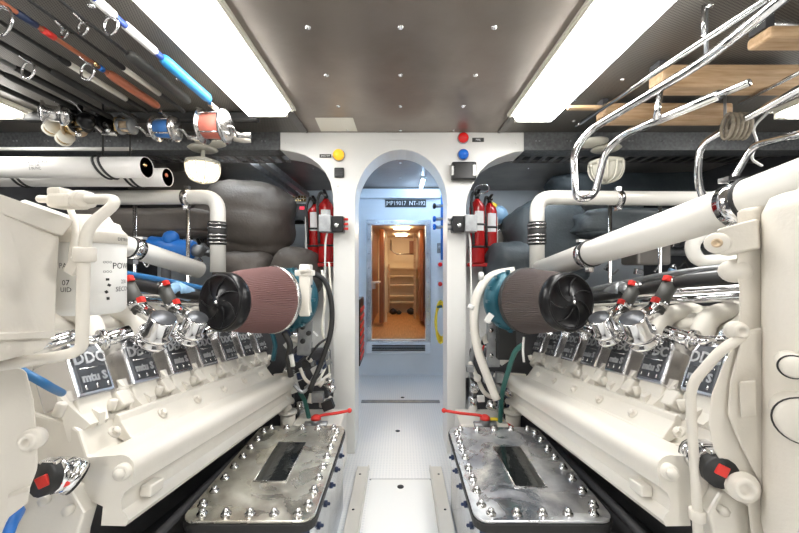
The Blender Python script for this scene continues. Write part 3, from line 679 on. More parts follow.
rod(-1.39,.82,rubber,rubber,'slim black rod with short grey grip segments left of the ribbed grip',.7,1.40,1.9,.006,.011,((1.22,.014),),(),(1.48,1.70,acryl))
rod(-1.505,.78,rodorange,rodorange,'copper orange rod with a large silver ring guide',.55,1.44,1.74,.009,.019,((1.06,.042),(1.35,.032)),((1.10,.06,navy),(1.18,.04,redp),(1.37,.02,gold),(1.40,.02,blue)),reel=(1.80,.062,.085,steel,blueline))
rod(-1.63,.82,rubber,rubber,'black rod with pale grip segments left of the copper rod',.6,1.40,1.9,.008,.012,(),(),(1.45,1.75,acryl))
rod(-1.78,.79,rubber,rubber,'black rod with round ring guide over the pale reels',.6,1.44,1.92,.010,.015,((1.36,.032),),reel=(1.85,.04,.05,dsteel,tan))
rod(-1.93,.79,dsteel,rubber,'speckled grey and black rod between two black rods',.6,1.42,1.9,.010,.014,((1.28,.016),))
rod(-2.05,.78,rubber,rubber,'black rod above the bright silver spinning reel',.6,1.45,1.9,.009,.014,(),reel=(1.80,.04,.05,black,gold))
rod(-2.22,.77,white,rubber,'white and red rod, leftmost of all the rods',.6,1.5,1.9,.010,.012,((1.30,.018),),((1.37,.08,redp),))
for k,(px,py,Y) in enumerate(((123,126,1.95),(100,124,1.9),(72,128,1.85))):
    t=thing('fishing_reel',('brass framed','black bodied','dark tan')[k]+' reel in the cluster under the left rods, %s'%('rightmost','middle','leftmost')[k],'fishing reel',P(px,py,Y))
    c=P(px,py,Y); m=MB()
    for s in(-1,1): m.lathe([(.045,0),(.045,.008),(.03,.014),(0,.016)],c+V((s*.028,0,0)),(s,-.4,0),20)
    m.build('side_plate',(gold,black,tan)[k],t); MB().cyl(c-V((.027,0,0)),c+V((.027,0,0)),.033,seg=18).build('line_spool',(acryl,dsteel,gold)[k],t)
    m=MB(); m.tube(catmull([c+V((.045,-.02,0)),c+V((.06,-.05,-.02)),c+V((.085,-.06,-.05))]),.006,8); m.ball(c+V((.09,-.062,-.055)),.013,10); m.build('crank_handle',chrome,t)
    MB().box(c+V((0,.0,.055)),(.018,.07,.03)).build('foot',rubber,t)
# spinning reel (silver)
c=P(50,113,1.7); t=thing('spinning_reel','bright silver spinning reel hanging left of the other reels','fishing reel',c)
MB().lathe([(.045,-.03),(.052,-.028),(.052,-.02),(.036,-.012),(.036,.03),(.05,.034),(.05,.05),(.03,.08)],c,(.7,.6,.05),24).build('spool',steel,t)
MB().lathe([(.03,-.033),(.033,-.031),(.02,-.04),(0,-.042)],c,(.7,.6,.05),24).build('drag_knob',rubber,t)
m=MB(); m.tube(catmull([c+V((.02,.0,.05)),c+V((.07,.03,.07)),c+V((.10,.07,.02))]),.003,6); m.build('bail_wire',chrome,t)
m=MB(); m.ball(c+V((.10,.08,-.005)),.04,12); m.cyl(c+V((.08,.07,.0)),c+V((.08,.07,.09)),.012,seg=8); m.build('gear_body',black,t)
for k,(px,py) in enumerate(((52,128),(65,138))):
    c=P(px,py,1.85); t=thing('line_spool',('upper cream','lower ivory')[k]+' spool of line below the silver reel','spool',c)
    MB().lathe([(.036,-.022),(.036,-.014),(.022,-.012),(.022,.012),(.036,.014),(.036,.022)],c,(.8,-.5,.2),20).build('flange',acryl,t)
    MB().lathe([(.03,-.012),(.03,.012)],c,(.8,-.5,.2),20).build('line',gold,t)
m=MB()
t=thing('rod_hanger','black padded rod hanger bar crossing over the rods','rack',P(120,108,2.1))
MB().box((-1.45,2.02,ZC-.03),(1.3,.05,.05),bev=.01).build('rod_bar',rubber,t)
m=MB(); m.lathe([(.04,0),(.075,.012),(.07,.03),(.03,.045)],P(237,141,2.05),(.2,-.1,1),18); tag(m.build('pale_rag',acryl),'pale flat dish shaped cover on the shelf beside left lamp','cover')
# ================================================================ right: ladder, hooks, teak treads
def stt(name,pts,r,label,cat,fr=.06,n=8):
    t=thing(name,label,cat,pts[len(pts)//2]); k_=pts[1]; MB().cyl((k_.x,k_.y,k_.z),(k_.x,k_.y,ZC),.006,seg=8).build('hanger',dsteel,t); MB().tube(fillet(pts,fr,n),r,14).build('tube',chrome,t); return t
Z1=.665
def cp(px,py,dz): 
    Y=F*dz/(CY-py); return P(px,py,Y)
t=stt('boat_hook_ladder',[cp(790,-8,.72),cp(706,60,.70),cp(590,130,.66),P(573,152,1.76),P(576,200,1.76),P(594,197,1.76),P(606,150,1.72),cp(625,134,.60),cp(719,95,.56)],.0165,'stainless ladder top with U shaped hook hung nearest the strip light','ladder hook',.07)
a=cp(719,95,.56); MB().cyl(a,cp(750,82,.56),.0115,seg=12,bev=.002).build('inner_tube',chrome,t)
MB().cyl(cp(660,92,.68),P(656,120,cp(660,92,.68).y),.011,seg=12).build('cross_rung',chrome,t)
t=stt('boat_hook_ladder',[P(830,72,1.35),P(725,130,1.72),P(700,145,1.78),P(697,180,1.8),P(705,203,1.8),P(722,200,1.78),P(738,170,1.74),P(752,146,1.7),P(775,140,1.6),P(830,128,1.35)],.0165,'stainless U shaped hook with wrapped rope, rightmost hook','ladder hook',.07)
c=P(736,122,1.66)
t=thing('rope_wrap','khaki cord wound round the right hook tubes','rope',c); m=MB()
for k in range(5): 
    m.tube([c+V((-.04+.021*k+.006*math.sin(a),.03*math.cos(a),.058*math.sin(a)-.02)) for a in [2*PI*j/18 for j in range(18)]],.0075,6,True)
m.build('winding',rope,t)
m=MB(); m.tube([cp(581,123,.78),cp(675,59,.775),cp(768,-2,.77)],.0125,10); m.cyl((1.01,1.2,CH+.775),(1.01,1.2,ZC),.006,seg=8); t=tag(m.build('boat_pole',chrome),'straight thin stainless pole above the hooks beside strip light','pole')
MB().cyl(cp(581,123,.78),cp(576,126,.78),.006,seg=8).build('tip',steel,t)
for k,(pts) in enumerate((((740,103),(799,72)),((745,118),(799,95)))):
    m=MB(); m.tube([cp(pts[0][0],pts[0][1],.74),cp(pts[1][0]+25,pts[1][1]-12,.735)],.008,8); tag(m.build('boat_pole',steel),('upper','lower')[k]+' of two thin poles passing through the wound cord','pole')
for k,(x0,x1,y0,y1,mt) in enumerate(((600,726,105,124,0),(655,840,68,93,0),(758,840,32,45,0),(568,606,106,109.5,1))):
    Y=F*.80/(CY-(y0+y1)/2); a,b=P(x0,y0,Y),P(x1,y1,Y); 
    m=MB(); m.box(((a.x+b.x)/2,Y,1.2+.80),(b.x-a.x,.09 if not mt else .03,(a.z-b.z)*.9),bev=.012 if not mt else .003)
    o=m.build('teak_tread',teak); tag(o,('rounded teak tread nearest bulkhead above the steel hooks','longest rounded teak tread across the steel poles','short teak tread end at the upper right corner','thin sliver of teak beside the right strip light')[k],'teak tread')
    m=MB(); m.box((a.x+.012,Y,2.015+.03),(.03,.06,.05)); m.build('end_bracket',hull,o)
m=MB(); m.tube(catmull([P(768,112,1.75),P(754,128,1.85),P(757,143,1.85),P(752,158,1.85),P(762,166,1.85)]),.006,8); tag(m.build('wall_hook',white),'small white wavy hook hanging below the wound cord','hook')
m=MB(); m.tube([P(765,25,1.3),P(840,30,1.3)],.02,12); tag(m.build('cross_tube',chrome),'chrome tube behind the short teak tread','tube')
# ================================================================ sea chests / strainer tanks with bolted lids
def tank(s,x0,x1,y0,y1,zt,pm,label,gl,n):
    cx,cy=(x0+x1)/2,(y0+y1)/2; t=thing('strainer_tank',label,'tank',(cx,cy,0))
    def rr(x0,x1,y0,y1,r,k=5):
        o=[]
        for (cx_,cy_,a) in ((x1-r,y0+r,-90),(x1-r,y1-r,0),(x0+r,y1-r,90),(x0+r,y0+r,180)):
            for i in range(k+1): b=R(a+90*i/k); o.append((cx_+r*math.cos(b),cy_+r*math.sin(b)))
        return o
    MB().prism(rr(x0,x1,y0,y1,.045),zt-.009,zt,'xy').build('lid_plate',pm,t,bevel=.002)
    MB().prism(rr(x0-.004,x1+.004,y0-.006,y1,.048),zt-.022,zt-.0095,'xy').build('gasket',rubber,t)
    MB().prism(rr(x0-.002,x1+.002,y0-.004,y1,.048),zt-.036,zt-.0225,'xy').build('flange',rubber,t)
    b=MB().prism(rr(x0+.016,x1-.016,y0+.02,y1-.01,.03),.0,zt-.0365,'xy').build('tank_body',navy,t)
    xs=x0+.016 if s>0 else x1-.016
    MB().box((xs-s*.002,cy,(zt-.04)/2+.0),(.006,y1-y0-.05,zt-.045)).build('side_plate',tankside,t)
    st=None
    for z in (zt-.10,):
        for k in range(5):
            q=MB().lathe([(.012,0),(.012,.008),(.006,.009),(.006,.018),(0,.02)],(xs-s*.005,y0+.12+k*(y1-y0-.22)/4,z),(-s,0,0),8).build('stud',navy,t)
    fx_=[x0+.056+i*(x1-x0-.112)/4 for i in range(5)]
    pos=[(x,y0+.032) for x in fx_]+[(x,y1-.03) for x in fx_]+[(x,y0+.075+k*(y1-y0-.145)/7) for x in (x0+.034,x1-.034) for k in range(8)]
    f=None
    for x,y in pos:
        if f is None:
            f=MB().lathe([(.0165,0),(.0165,.003),(.0125,.003),(.0125,.008),(.0115,.0085),(.0112,.012),(.0092,.0165),(.005,.0195),(0,.0205)],(0,0,0),(0,0,1),14).build('dome_nut',darkchrome,t,local=True); o=f
        else: o=clone(f,t)
        o.location=(x-cx,y-cy,zt)
    gx0,gx1,gy0,gy1,sk=gl
    MB().prism([(gx0,gy0),(gx1,gy0),(gx1+sk,gy1),(gx0+sk,gy1)],zt+.0002,zt+.0045,'xy').build('sight_glass',glass,t)
    m=MB()
    m.tube([(gx0,gy0,zt+.002),(gx1,gy0,zt+.002),(gx1+sk,gy1,zt+.002),(gx0+sk,gy1,zt+.002)],.0035,6,True); m.build('glass_frame',steel,t)
    return t
tank(1,.238,.683,1.136,1.806,.40,plate2,'right bolted tank with a bluish polished steel lid and dark sight glass',(.417,.532,1.31,1.60,-.002),'right')
tank(-1,-.70,-.276,1.136,1.82,.40,plate,'left bolted tank with a warm stained steel lid and dark sight glass',(-.548,-.426,1.345,1.64,-.006),'left')
# valves behind the tanks
def valve(s):
    n='left' if s<0 else 'right'
    X=lambda px:(px if s<0 else 801-px)
    t=thing('sea_valve','cream valve with red lever handle behind the %s tank'%n,'valve',P(X(313),421,1.9))
    b=P(X(320),416,2.0); m=MB(); m.box((b.x,2.02,b.z-.16),(.26,.22,.3),bev=.01); m.build('pedestal',cream,t)
    q=P(X(316),421,1.92); m=MB(); m.cyl(q+V((0,0,-.04)),q+V((0,0,.012)),.028,seg=16,bev=.004); m.cyl(q+V((-.06,0,-.025)),q+V((.06,0,-.025)),.024,seg=14,bev=.003); m.build('valve_body',dsteel,t)
    e=P(349.5 if s<0 else 444,410.5,1.92); h=MB(); h.tube(catmull([q+V((0,0,.012)),q+V((-s*.03,0,.03)),q.lerp(e,.6)+V((0,0,.008)),e]),.008,8); h.ball(e,.013,10); h.lathe([(.028,0),(.026,.012),(.014,.022)],q+V((0,0,.01)),(0,0,1),14); h.build('lever_handle',redp,t)
    c=P(X(288),415,1.98); m=MB(); m.cyl(c+V((0,0,-.12)),c+V((0,0,.02)),.04,seg=16); m.cyl(c+V((0,0,.02)),c+V((s*.04,.02,.09)),.028,seg=14); m.lathe([(.05,0),(.05,.012)],c+V((0,0,.01)),(0,0,1),16); m.build('white_elbow',cream,t)
    c=P(X(300),408,2.08); m=MB(); m.cyl(c+V((0,0,-.05)),c+V((0,0,.04)),.022,seg=12); m.lathe([(.032,0),(.032,.012)],c,(0,0,1),12); m.build('steel_fitting',steel,t)
    c=P(X(328),402,2.1); m=MB(); m.cyl(c+V((0,0,-.06)),c+V((0,0,.03)),.026,seg=12,bev=.004); m.build('steel_fitting',chrome,t)
valve(-1); valve(1)
q=P(503,421,1.98); m=MB(); m.tube(catmull([P(484,421,1.96),P(495,419,1.96),P(507,424,1.96)]),.009,8); tag(m.build('yellow_lever',yellow),'short yellow lever behind the right tank','lever')
m=MB(); m.tube(catmull([P(507,424,1.95),P(513,428,1.93),P(512,432,1.93)]),.008,8); tag(m.build('red_lever',redp),'short red lever tip beside the yellow lever','lever')
# ================================================================ engines
def engine(s):
    n='left' if s<0 else 'right'
    T=Mx.Translation(V((s*(.6065 if s>0 else .615),2.05,.44)))@Mx.Rotation(s*R(1.3 if s>0 else 2.0),4,'Z')@Mx.Rotation(R(-7.4),4,'X')
    t=bpy.data.objects.new('marine_engine',None); COL.objects.link(t); t.location=T.to_translation(); t.rotation_euler=T.to_euler(); WM[t.name]=T
    tag(t,'white marine diesel engine on the %s with a row of chrome-edged rocker covers'%n,'engine')
    S=Mx.Diagonal((s,1,1,1))
    def mb(): return MB(T@S)
    L0=-1.22
    def B(m,nm,mt,par=t,**k): return m.build(nm,mt,par,**k)
    # lower block
    m=mb(); m.prism([(.10,.10),(.14,.0),(.30,-.05),(.95,-.05),(.95,.28),(.32,.235),(.20,.205),(.178,.19),(.15,.13)],.03,L0+.06,'xz'); B(m,'engine_block',cream,bevel=.006)
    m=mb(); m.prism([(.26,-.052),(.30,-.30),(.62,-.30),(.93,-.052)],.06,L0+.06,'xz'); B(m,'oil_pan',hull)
    # exhaust manifold cover: tube + concave panel + lower flange
    prof=[(.060,-.012),(.0,-.012),(-.006,.0),(.0,.012),(.012,.022),(.016,.045),(.010,.062),(-.006,.075)]
    prof+=[(.026+.036*math.cos(R(a)),.112+.036*math.sin(R(a))) for a in (205,185,165,145,125,105,88)]
    prof+=[(.045,.146),(.060,.145),(.112,.140),(.112,.05),(.06,.03)]
    m=mb(); m.prism(prof,0,L0+.02,'xz'); o=B(m,'exhaust_manifold',cream)
    for p in o.data.polygons:
        if len(p.vertices)==4: p.use_smooth=True
    o.data.set_sharp_from_angle(angle=R(40))
    # end rings of the manifold (flange at the far end)
    m=mb(); m.prism([(x*1.06-.002,(z-.06)*1.08+.06) for x,z in prof],.0,.018,'xz'); B(m,'manifold_flange',cream)
    # bolted rail
    m=mb(); m.prism([(.108,.141),(.116,.145),(.150,.186),(.155,.203),(.166,.206),(.172,.196),(.172,.15),(.112,.12)],-.02,L0+.16,'xz'); B(m,'cover_rail',cream,bevel=.003)
    y1=-.05-.0; sp=.192
    for k in range(6):
        yb=-.14-k*sp
        m=mb(); d=(-.77,0,.64); p=V((.133,yb,.168)); m.lathe([(.017,0),(.017,.004)],p,d,14); m.lathe([(.011,.004),(.011,.013),(.006,.016),(0,.017)],p,d,6,False); B(m,'rail_bolt',cream2 if k%2 else cream)
    # angular webs between the rail and the heads
    for k in range(7):
        yc=.04-k*sp
        m=mb()
        vs=[(.165,yc-.03,.20),(.165,yc+.03,.20),(.235,yc+.075,.285),(.235,yc-.065,.285),(.20,yc-.05,.16),(.20,yc+.05,.16)]
        m.add(vs,[(0,1,2,3),(0,3,4),(1,5,2),(0,4,5,1),(3,2,5,4)])
        m.box((.192,yc+.095,.232),(.045,.045,.05),Mx.Rotation(R(38),3,'Y'),.006)
        m.cyl((.185,yc+.055,.215),(.178,yc+.055,.245),.012,seg=10,bev=.002)
        m.cyl((.205,yc-.085,.235),(.195,yc-.085,.268),.012,seg=10,bev=.002)
        m.prism([(.178,.19),(.178,.215),(.225,.262),(.24,.235),(.21,.19)],yc+.118,yc+.130,'xz')
        m.prism([(.165,.19),(.165,.222),(.20,.24),(.22,.21)],yc-.004,yc+.016,'xz')
        B(m,'head_web',cream)
    # cylinder heads + covers
    for k in range(7):
        yc=.045-k*.19; f=k==6
        tilt=R(24); ux=V((0,-1,0)) if s>0 else V((0,1,0))
        ax=V((math.sin(tilt),0,math.cos(tilt))); nrm=V((-math.cos(tilt),0,math.sin(tilt)))
        base=V((.192,yc,.268)); hh=.155; wd=.061
        def q(a,b,d): return base+V((0,a,0))+ax*b-nrm*d
        def slab(m,pl,d0,d1):
            nn=len(pl); m.add([q(a,b,d0) for a,b in pl]+[q(a,b,d1) for a,b in pl],[tuple(range(nn)),tuple(range(nn,2*nn))[::-1]]+[(i,(i+1)%nn,nn+(i+1)%nn,nn+i) for i in range(nn)])
        o1=[(-wd,.0),(wd,.0),(wd,hh*.78),(wd*.72,hh),(-wd*.72,hh),(-wd,hh*.78)]
        m=mb(); slab(m,[(a*.9,b-.05) for a,b in o1],.012,.17); o=B(m,'cylinder_head',cream,bevel=.004)
        m=mb(); slab(m,o1,.0,.10); cv=B(m,'rocker_cover',chrome2,bevel=.006)
        m=mb(); slab(m,[(a*.80,.012+b*.84) for a,b in o1],-.003,.01); B(m,'dark_face',coverface,cv,bevel=.002)
        # lettering: world-correct reading direction
        W=MB(); MM=T@S
        sx=-1 if s>0 else 1
        def put(txt,size,b0):
            W.text(txt,size,lambda c_: MM@(q(sx*c_.x*1.0*(1),b0+c_.y,-.0045-c_.z)),.0012,.0012)
        # photo reads left-to-right from the aisle: for the right engine near = right
        put('DDC',.046,hh*.68); put('mtu S',.034,hh*.32)
        W.build('lettering',letterm,cv)
        m=mb()
        for a in (-.035,0,.035): m.tube([q(a,.018,-.004),q(a,.03,-.004)],.003,6)
        m.tube([q(-.04,hh*.5,-.004),q(.04,hh*.5,-.004)],.0018,6); B(m,'raised_rib',chrome,cv)
        # chrome thermostat elbow with capped disc and hose, and bracing arm
        if True:
            E=lambda v,y,w_:V((v,yc+y,w_))
            sc_=1.0 if k>=3 else .8
            if k in (4,5):
              m=mb()
              dd=V((-.55,-.35,.78)).normalized(); bs=E(.205,.01,.375); m.lathe([(.030,0),(.030,.02),(.046,.024),(.046,.036),(.034,.04),(.036,.055),(.052,.06),(.052,.072),(.041,.078),(.041,.132),(.039,.134),(0,.134)],bs,dd,24)
              m.cyl(E(.27,0,.37),E(.18,0,.43),.030,seg=16)
              m.cyl(E(.17,.02,.455),E(.275,.04,.51),.024,seg=16)
              m.cyl(E(.25,-.03,.43),E(.29,-.12,.40),.024,seg=14); m.lathe([(.034,0),(.034,.012)],E(.278,-.09,.41),(.4,-.9,-.25),14)
              el=B(m,'chrome_elbow',chrome)
              m=mb(); m.cyl(bs+dd*.133,bs+dd*.1365,.037,seg=24,bev=.001); B(m,'end_disc',coverface,el)  # dark tone stands in for the ceiling reflected in the chrome disc
              a=E(.27,.04,.50); b=E(.35,.05,.612); m=mb(); m.cyl(a,b,.025,seg=14); h=B(m,'hose_stub',greyrub,el)
              for f_ in (.19,.90): m=mb(); m.cyl(a.lerp(b,f_-.07),a.lerp(b,f_+.07),.0285,seg=14); B(m,'steel_collar',steel,el)
              for f_ in (.20,.88): m=mb(); m.box(a.lerp(b,f_)+V((-.02,-.012,.016)),(.018,.022,.02),Mx.Rotation(R(25),3,'Y'),.002); B(m,'red_clamp',redp,el)
            else:
              m=mb(); m.lathe([(.030,0),(.030,.02),(.022,.025),(.022,.05),(.030,.055),(.028,.07),(0,.072)],E(.275,.02,.355),(-.1,.05,.6),16); m.cyl(E(.28,.0,.43),E(.33,-.07,.40),.018,seg=12); B(m,'chrome_elbow',chrome)
    # valley: intake castings and chrome tubes
    m=mb(); m.prism([(.40,.28),(.40,.44),(.44,.49),(.56,.52),(.92,.50),(.95,.28)],.0,L0+.10,'xz'); B(m,'intake_casting',cream,bevel=.015)
    for k in range(7):
        yc=.0-k*.19; m=mb(); m.tube(catmull([(.33,yc,.36),(.38,yc,.47),(.46,yc-.02,.50),(.52,yc-.04,.47)]),.032,12); B(m,'intake_runner',cream)
    for k,(v_,w_,r_) in enumerate(((.42,.545,.017),(.48,.59,.014),(.50,.625,.02),(.56,.60,.016),(.60,.65,.014))):
        m=mb(); m.cyl((v_,.02,w_),(v_,L0+.05,w_-.02*(k%2)),r_,seg=12); B(m,'fuel_tube',chrome if k!=2 else dsteel)
    m=mb(); m.tube(catmull([(.30,-.3,.56),(.36,-.6,.585),(.35,-.9,.60),(.37,-1.2,.59)]),.022,10); B(m,'loom_hose',rubber)
    m=mb(); m.tube(catmull([(.40,-.25,.62),(.46,-.42,.64),(.50,-.75,.655),(.62,-.95,.66)]),.012,8); B(m,'loom_hose',(bluehose if s<0 else dsteel))
    # teal coupling and purple-grey clamp
    m=mb(); m.cyl((.36,-.46,.58),(.36,-.56,.60),.034,seg=16,bev=.004); m.cyl((.36,-.56,.60),(.36,-.62,.58),.026,seg=14); B(m,'coupling',(ltblue if s<0 else dsteel))
    # front end plates (near the viewpoint)
    m=mb(); m.prism([(.10,-.30),(.09,-.02),(.08,.03),(.12,.08),(.20,.10),(.30,.02),(.34,-.30)],L0+.03,L0-.01,'xz'); B(m,'front_plate',cream,bevel=.006)
    m=mb(); m.box((-.002,L0+.10,.04),(.03,.05,.028),None,.004)
    B(m,'front_lug',cream)
    for a,b in ((.11,.04),(.12,-.05),(.17,.06),(.15,-.14),(.24,-.05)): m=mb(); m.cyl((a,L0-.008,b),(a,L0-.026,b),.011,seg=6); B(m,'front_bolt',cream)
    m=mb(); m.cyl((.02,L0+.05,.112),(.014,L0+.005,.112),.020,seg=18,bev=.004); m.cyl((.014,L0+.006,.112),(.012,L0-.004,.112),.013,seg=6); B(m,'manifold_boss',cream)
    # turbocharger (far end)
    tc=V((.14,-.02,.60))
    return t,T@S
eng={}
for s in (1,-1): eng[s]=engine(s)
# ================================================================ turbochargers and air filters
def turbo(s):
    n='left' if s<0 else 'right'; X=lambda px:(px if s>0 else 798-px)
    cap=P(569,302,1.50) if s>0 else P(222,302,1.50)
    ax=V((s*-.30,.95,-.07)).normalized()   # from cap towards the turbo
    if s<0: ax=V((.37,.93,-.05)).normalized()
    t=thing('air_filter','conical air filter with black ribbed cap and %s pleated gauze, %s engine'%(('maroon','left') if s<0 else ('dark brown','right')),'air filter',cap)
    Lf=.30 if s<0 else .265; r0,r1=.121,(.163 if s<0 else .158)
    nf=90; m=MB(); m.lathe([(r0-.006,.02),(r0+(r1-r0)*.3,.09),(r0+(r1-r0)*.65,.18),(r1,Lf)],cap,ax,nf*2,False,wob=lambda a,h:1+.013*(1 if int(round(a/(2*PI)*nf*2))%2 else -1)); m.build('pleated_gauze',pleat if s<0 else pleat2,t)
    c=MB(); c.lathe([(r0+.002,.035),(r0+.004,.03),(r0+.004,.0),(r0-.006,-.012),(r0*.84,-.014),(r0*.80,-.004),(r0*.55,-.012),(r0*.22,-.018),(r0*.18,-.026),(0,-.027)],cap,ax,40); cp_=c.build('end_cap',black,t)
    x,y,z=frame(ax); m=MB()
    for k in range(7):
        a0=2*PI*k/7; m.tube([cap+x*(rr_*r0*math.cos(a0+1.1*rr_))+y*(rr_*r0*math.sin(a0+1.1*rr_))-z*(.020-.009*rr_) for rr_ in (.22,.36,.5,.64,.78,.9)],.0028,6)
    m.ring(cap-z*.013,z,r0*.92,.005,40,6); m.build('spiral_rib',black,cp_)
    MB().lathe([(.008,-.026),(.008,-.034),(0,-.036)],cap,ax,12).build('centre_bolt',chrome,cp_)
    m=MB(); m.lathe([(r1+.003,Lf-.01),(r1+.005,Lf),(r1+.003,Lf+.012),(r1*.86,Lf+.03),(r1*.8,Lf+.06)],cap,ax,40); m.build('base_ring',rubber if s>0 else steel,t)
    m=MB(); m.lathe([(r1*.72,Lf+.045),(r1*.72,Lf+.10)],cap,ax,32); m.box(cap+ax*(Lf+.07)+V((s*-.1*0,0,.115)),(.03,.05,.03),None,.004); m.build('neck_clamp',steel if s>0 else white,t)
    # turbo: teal compressor scroll
    q=cap+ax*(Lf+.07)
    u=thing('turbocharger','teal turbocharger housing with cream outlet pipe at the far end of the %s engine'%n,'turbocharger',q+ax*.06)
    m=MB(); m.lathe([(r1*.70,.02),(r1*.95,.035),(r1*1.0,.06),(r1*.98,.09),(r1*.8,.12),(r1*.5,.14),(0,.141)],q,ax,36); tb=m.build('compressor_housing',teal,u)
    m=MB()
    for k in range(14):
        a=2*PI*k/14; m.box(q+ax*.045+x*(r1*.99*math.cos(a))+y*(r1*.99*math.sin(a)),(.014,.05,.014))
    m.build('housing_rib',teal,tb)
    m=MB()
    Y=q.y
    if s>0: pts=[P(515,272,Y+.05),P(492,277,Y+.1),P(478,294,Y+.1),P(474,320,Y+.1),P(478,350,Y+.1),P(488,378,Y+.08),P(497,400,Y+.05)]
    else: pts=[P(300,272,Y+.08),P(322,278,Y+.12),P(331,300,Y+.12),P(331,330,Y+.12),P(322,360,Y+.1),P(310,390,Y+.05)]
    m.tube(catmull(pts),(lambda f:.029-.008*f) if s>0 else .014,14); m.build('outlet_pipe',cream if s>0 else rubber,u)
    if s<0:
        m=MB(); m.box(P(306,290,Y-.02),(.055,.07,.26),None,.008); m.box(P(305,273,Y-.03),(.09,.06,.03),None,.006); m.cyl(P(300,271,Y-.06),P(310,269,Y-.06),.014,seg=10); m.build('cream_bracket',cream,u)
    else:
        m=MB(); m.cyl(P(483,276,Y),P(479,276,Y),.02,seg=12); m.cyl(P(472,305,Y),P(470,309,Y),.016,seg=12); m.box(P(489,318,Y-.10),(.03,.004,.045),Mx.Rotation(R(35),3,'Y')); m.build('white_tag',white,u)
    return t
turbo(1); turbo(-1)
# ---- clutter at the engines' far ends
t=thing('sensor_plate','grey plate with three black knobs under the left turbocharger','sensor box',P(306,338,1.97))
MB().box(P(305,338,1.97),(.075,.02,.19),Mx.Rotation(R(4),3,'Y'),.004).build('plate',dsteel,t)
for px,py in ((303,327),(309,333),(303,341)): MB().lathe([(.014,0),(.013,.014),(0,.016)],P(px,py,1.955),(0,-1,0),12).build('knob',rubber,t)
t=thing('sensor_plate','dark grey bracket plate under the right turbocharger','sensor box',P(494,345,1.97))
MB().box(P(493,345,2.0),(.07,.03,.24),None,.004).build('plate',dsteel,t); MB().box(P(506,335,1.95),(.10,.05,.26),None,.006).build('black_block',rubber,t)
for px,py in ((491,330),(491,355),(497,340)): MB().lathe([(.012,0),(.012,.012),(0,.014)],P(px,py,1.985),(0,-1,0),10).build('bolt',steel,t)
def hose(nm,pts,r,mt,label,cat='hose'): return tag(MB().tube(catmull([P(*p) for p in pts]),r,8).build(nm,mt),label,cat)
hose('drain_hose',[(523,345,1.75),(515,352,1.78),(508,372,1.82),(502,395,1.9),(500,425,1.95)],.013,green,'dark green hose curving down beside the right engine end')
hose('drain_hose',[(519,335,1.74),(521,345,1.75),(523,352,1.75)],.010,steel,'short steel connector above dark green hose','connector') if False else None
hose('wire_loom',[(524,337,1.72),(523,350,1.72),(524,362,1.72)],.006,white,'short white cable tie hanging under the right filter','cable')
hose('wire_loom',[(470,362,2.1),(476,375,2.05),(484,392,2.0),(494,397,2.0),(500,388,2.0)],.012,cream2,'cream hose looping low beside the right post','hose')
hose('wire_loom',[(470,378,2.12),(480,384,2.1),(489,380,2.05)],.007,rubber,'black cable loop low beside the right post','cable')
hose('wire_loom',[(472,325,2.2),(474,345,2.2),(471,365,2.2),(474,395,2.2)],.014,dsteel,'grey hose running down the inside of the right post','hose')
hose('wire_loom',[(484,345,2.1),(480,360,2.1),(486,372,2.08)],.006,redp,'thin red wire beside cream turbo outlet pipe','cable')
hose('drain_hose',[(271,330,1.8),(275,345,1.82),(273,360,1.85)],.012,teal,'short teal hose under the left air filter')
hose('wire_loom',[(284,332,1.8),(290,345,1.8),(288,358,1.82),(291,376,1.85)],.016,rubber,'thick black hose under left air filter')
hose('wire_loom',[(291,355,1.79),(293,366,1.8)],.012,white,'short white sleeve on the black hose under left filter','sleeve')
hose('wire_loom',[(322,270,2.2),(325,300,2.2),(322,330,2.2),(328,355,2.2),(320,378,2.1),(305,388,2.0)],.008,acryl,'pale cable beside the left post')
hose('wire_loom',[(329,262,2.25),(331,300,2.25),(328,340,2.25),(330,385,2.2)],.006,acryl,'thin pale cable nearest the left post')
hose('wire_loom',[(300,368,1.9),(306,380,1.9),(316,384,1.95),(330,374,2.05)],.009,cream2,'cream hose sweeping low beside the left post')
hose('wire_loom',[(294,385,1.9),(303,392,1.9),(312,380,1.95),(324,362,2.0)],.010,dsteel,'grey hose crossing low beside the left post')
hose('wire_loom',[(308,360,1.95),(318,345,2.0),(328,338,2.1)],.007,rubber,'black cable behind the knob plate')
hose('wire_loom',[(300,392,1.95),(305,402,1.98),(309,418,2.0)],.012,green,'dark green hose dropping behind the left tank')
for s,X in((-1,lambda p:p),(1,lambda p:800-p)):
    n='left' if s<0 else 'right'
    t=thing('gearbox','dark gearbox and fittings below the %s turbocharger'%n,'gearbox',P(X(310),400,2.15))
    m=MB(); m.box(P(X(306),385,2.26)+V((0,0,0)),(.30,.09,.46),None,.02); m.build('casing',hull,t); rnd=random.Random(11+s)
    for i in range(30):
        p=P(X(rnd.uniform(287,330)),rnd.uniform(332,405),1.99+rnd.uniform(0,.1)); a=rnd.uniform(.012,.028); m=MB()
        if i%2: m.cyl(p,p+V((rnd.uniform(-.06,.06),-.02,rnd.uniform(-.05,.05))),a,seg=10,bev=.002)
        else: m.box(p,(a*2,a*1.5,a*2.4),Mx.Rotation(rnd.uniform(0,2),3,'Y'),.003)
        m.build(('valve_block','coupling')[i%2],(dsteel,cream,rubber,steel,white,navy)[i%6],t)
    m=MB(); m.box((s*.90,2.22,.5),(.5,.08,.9)); m.build('bed_plate',hull,t)
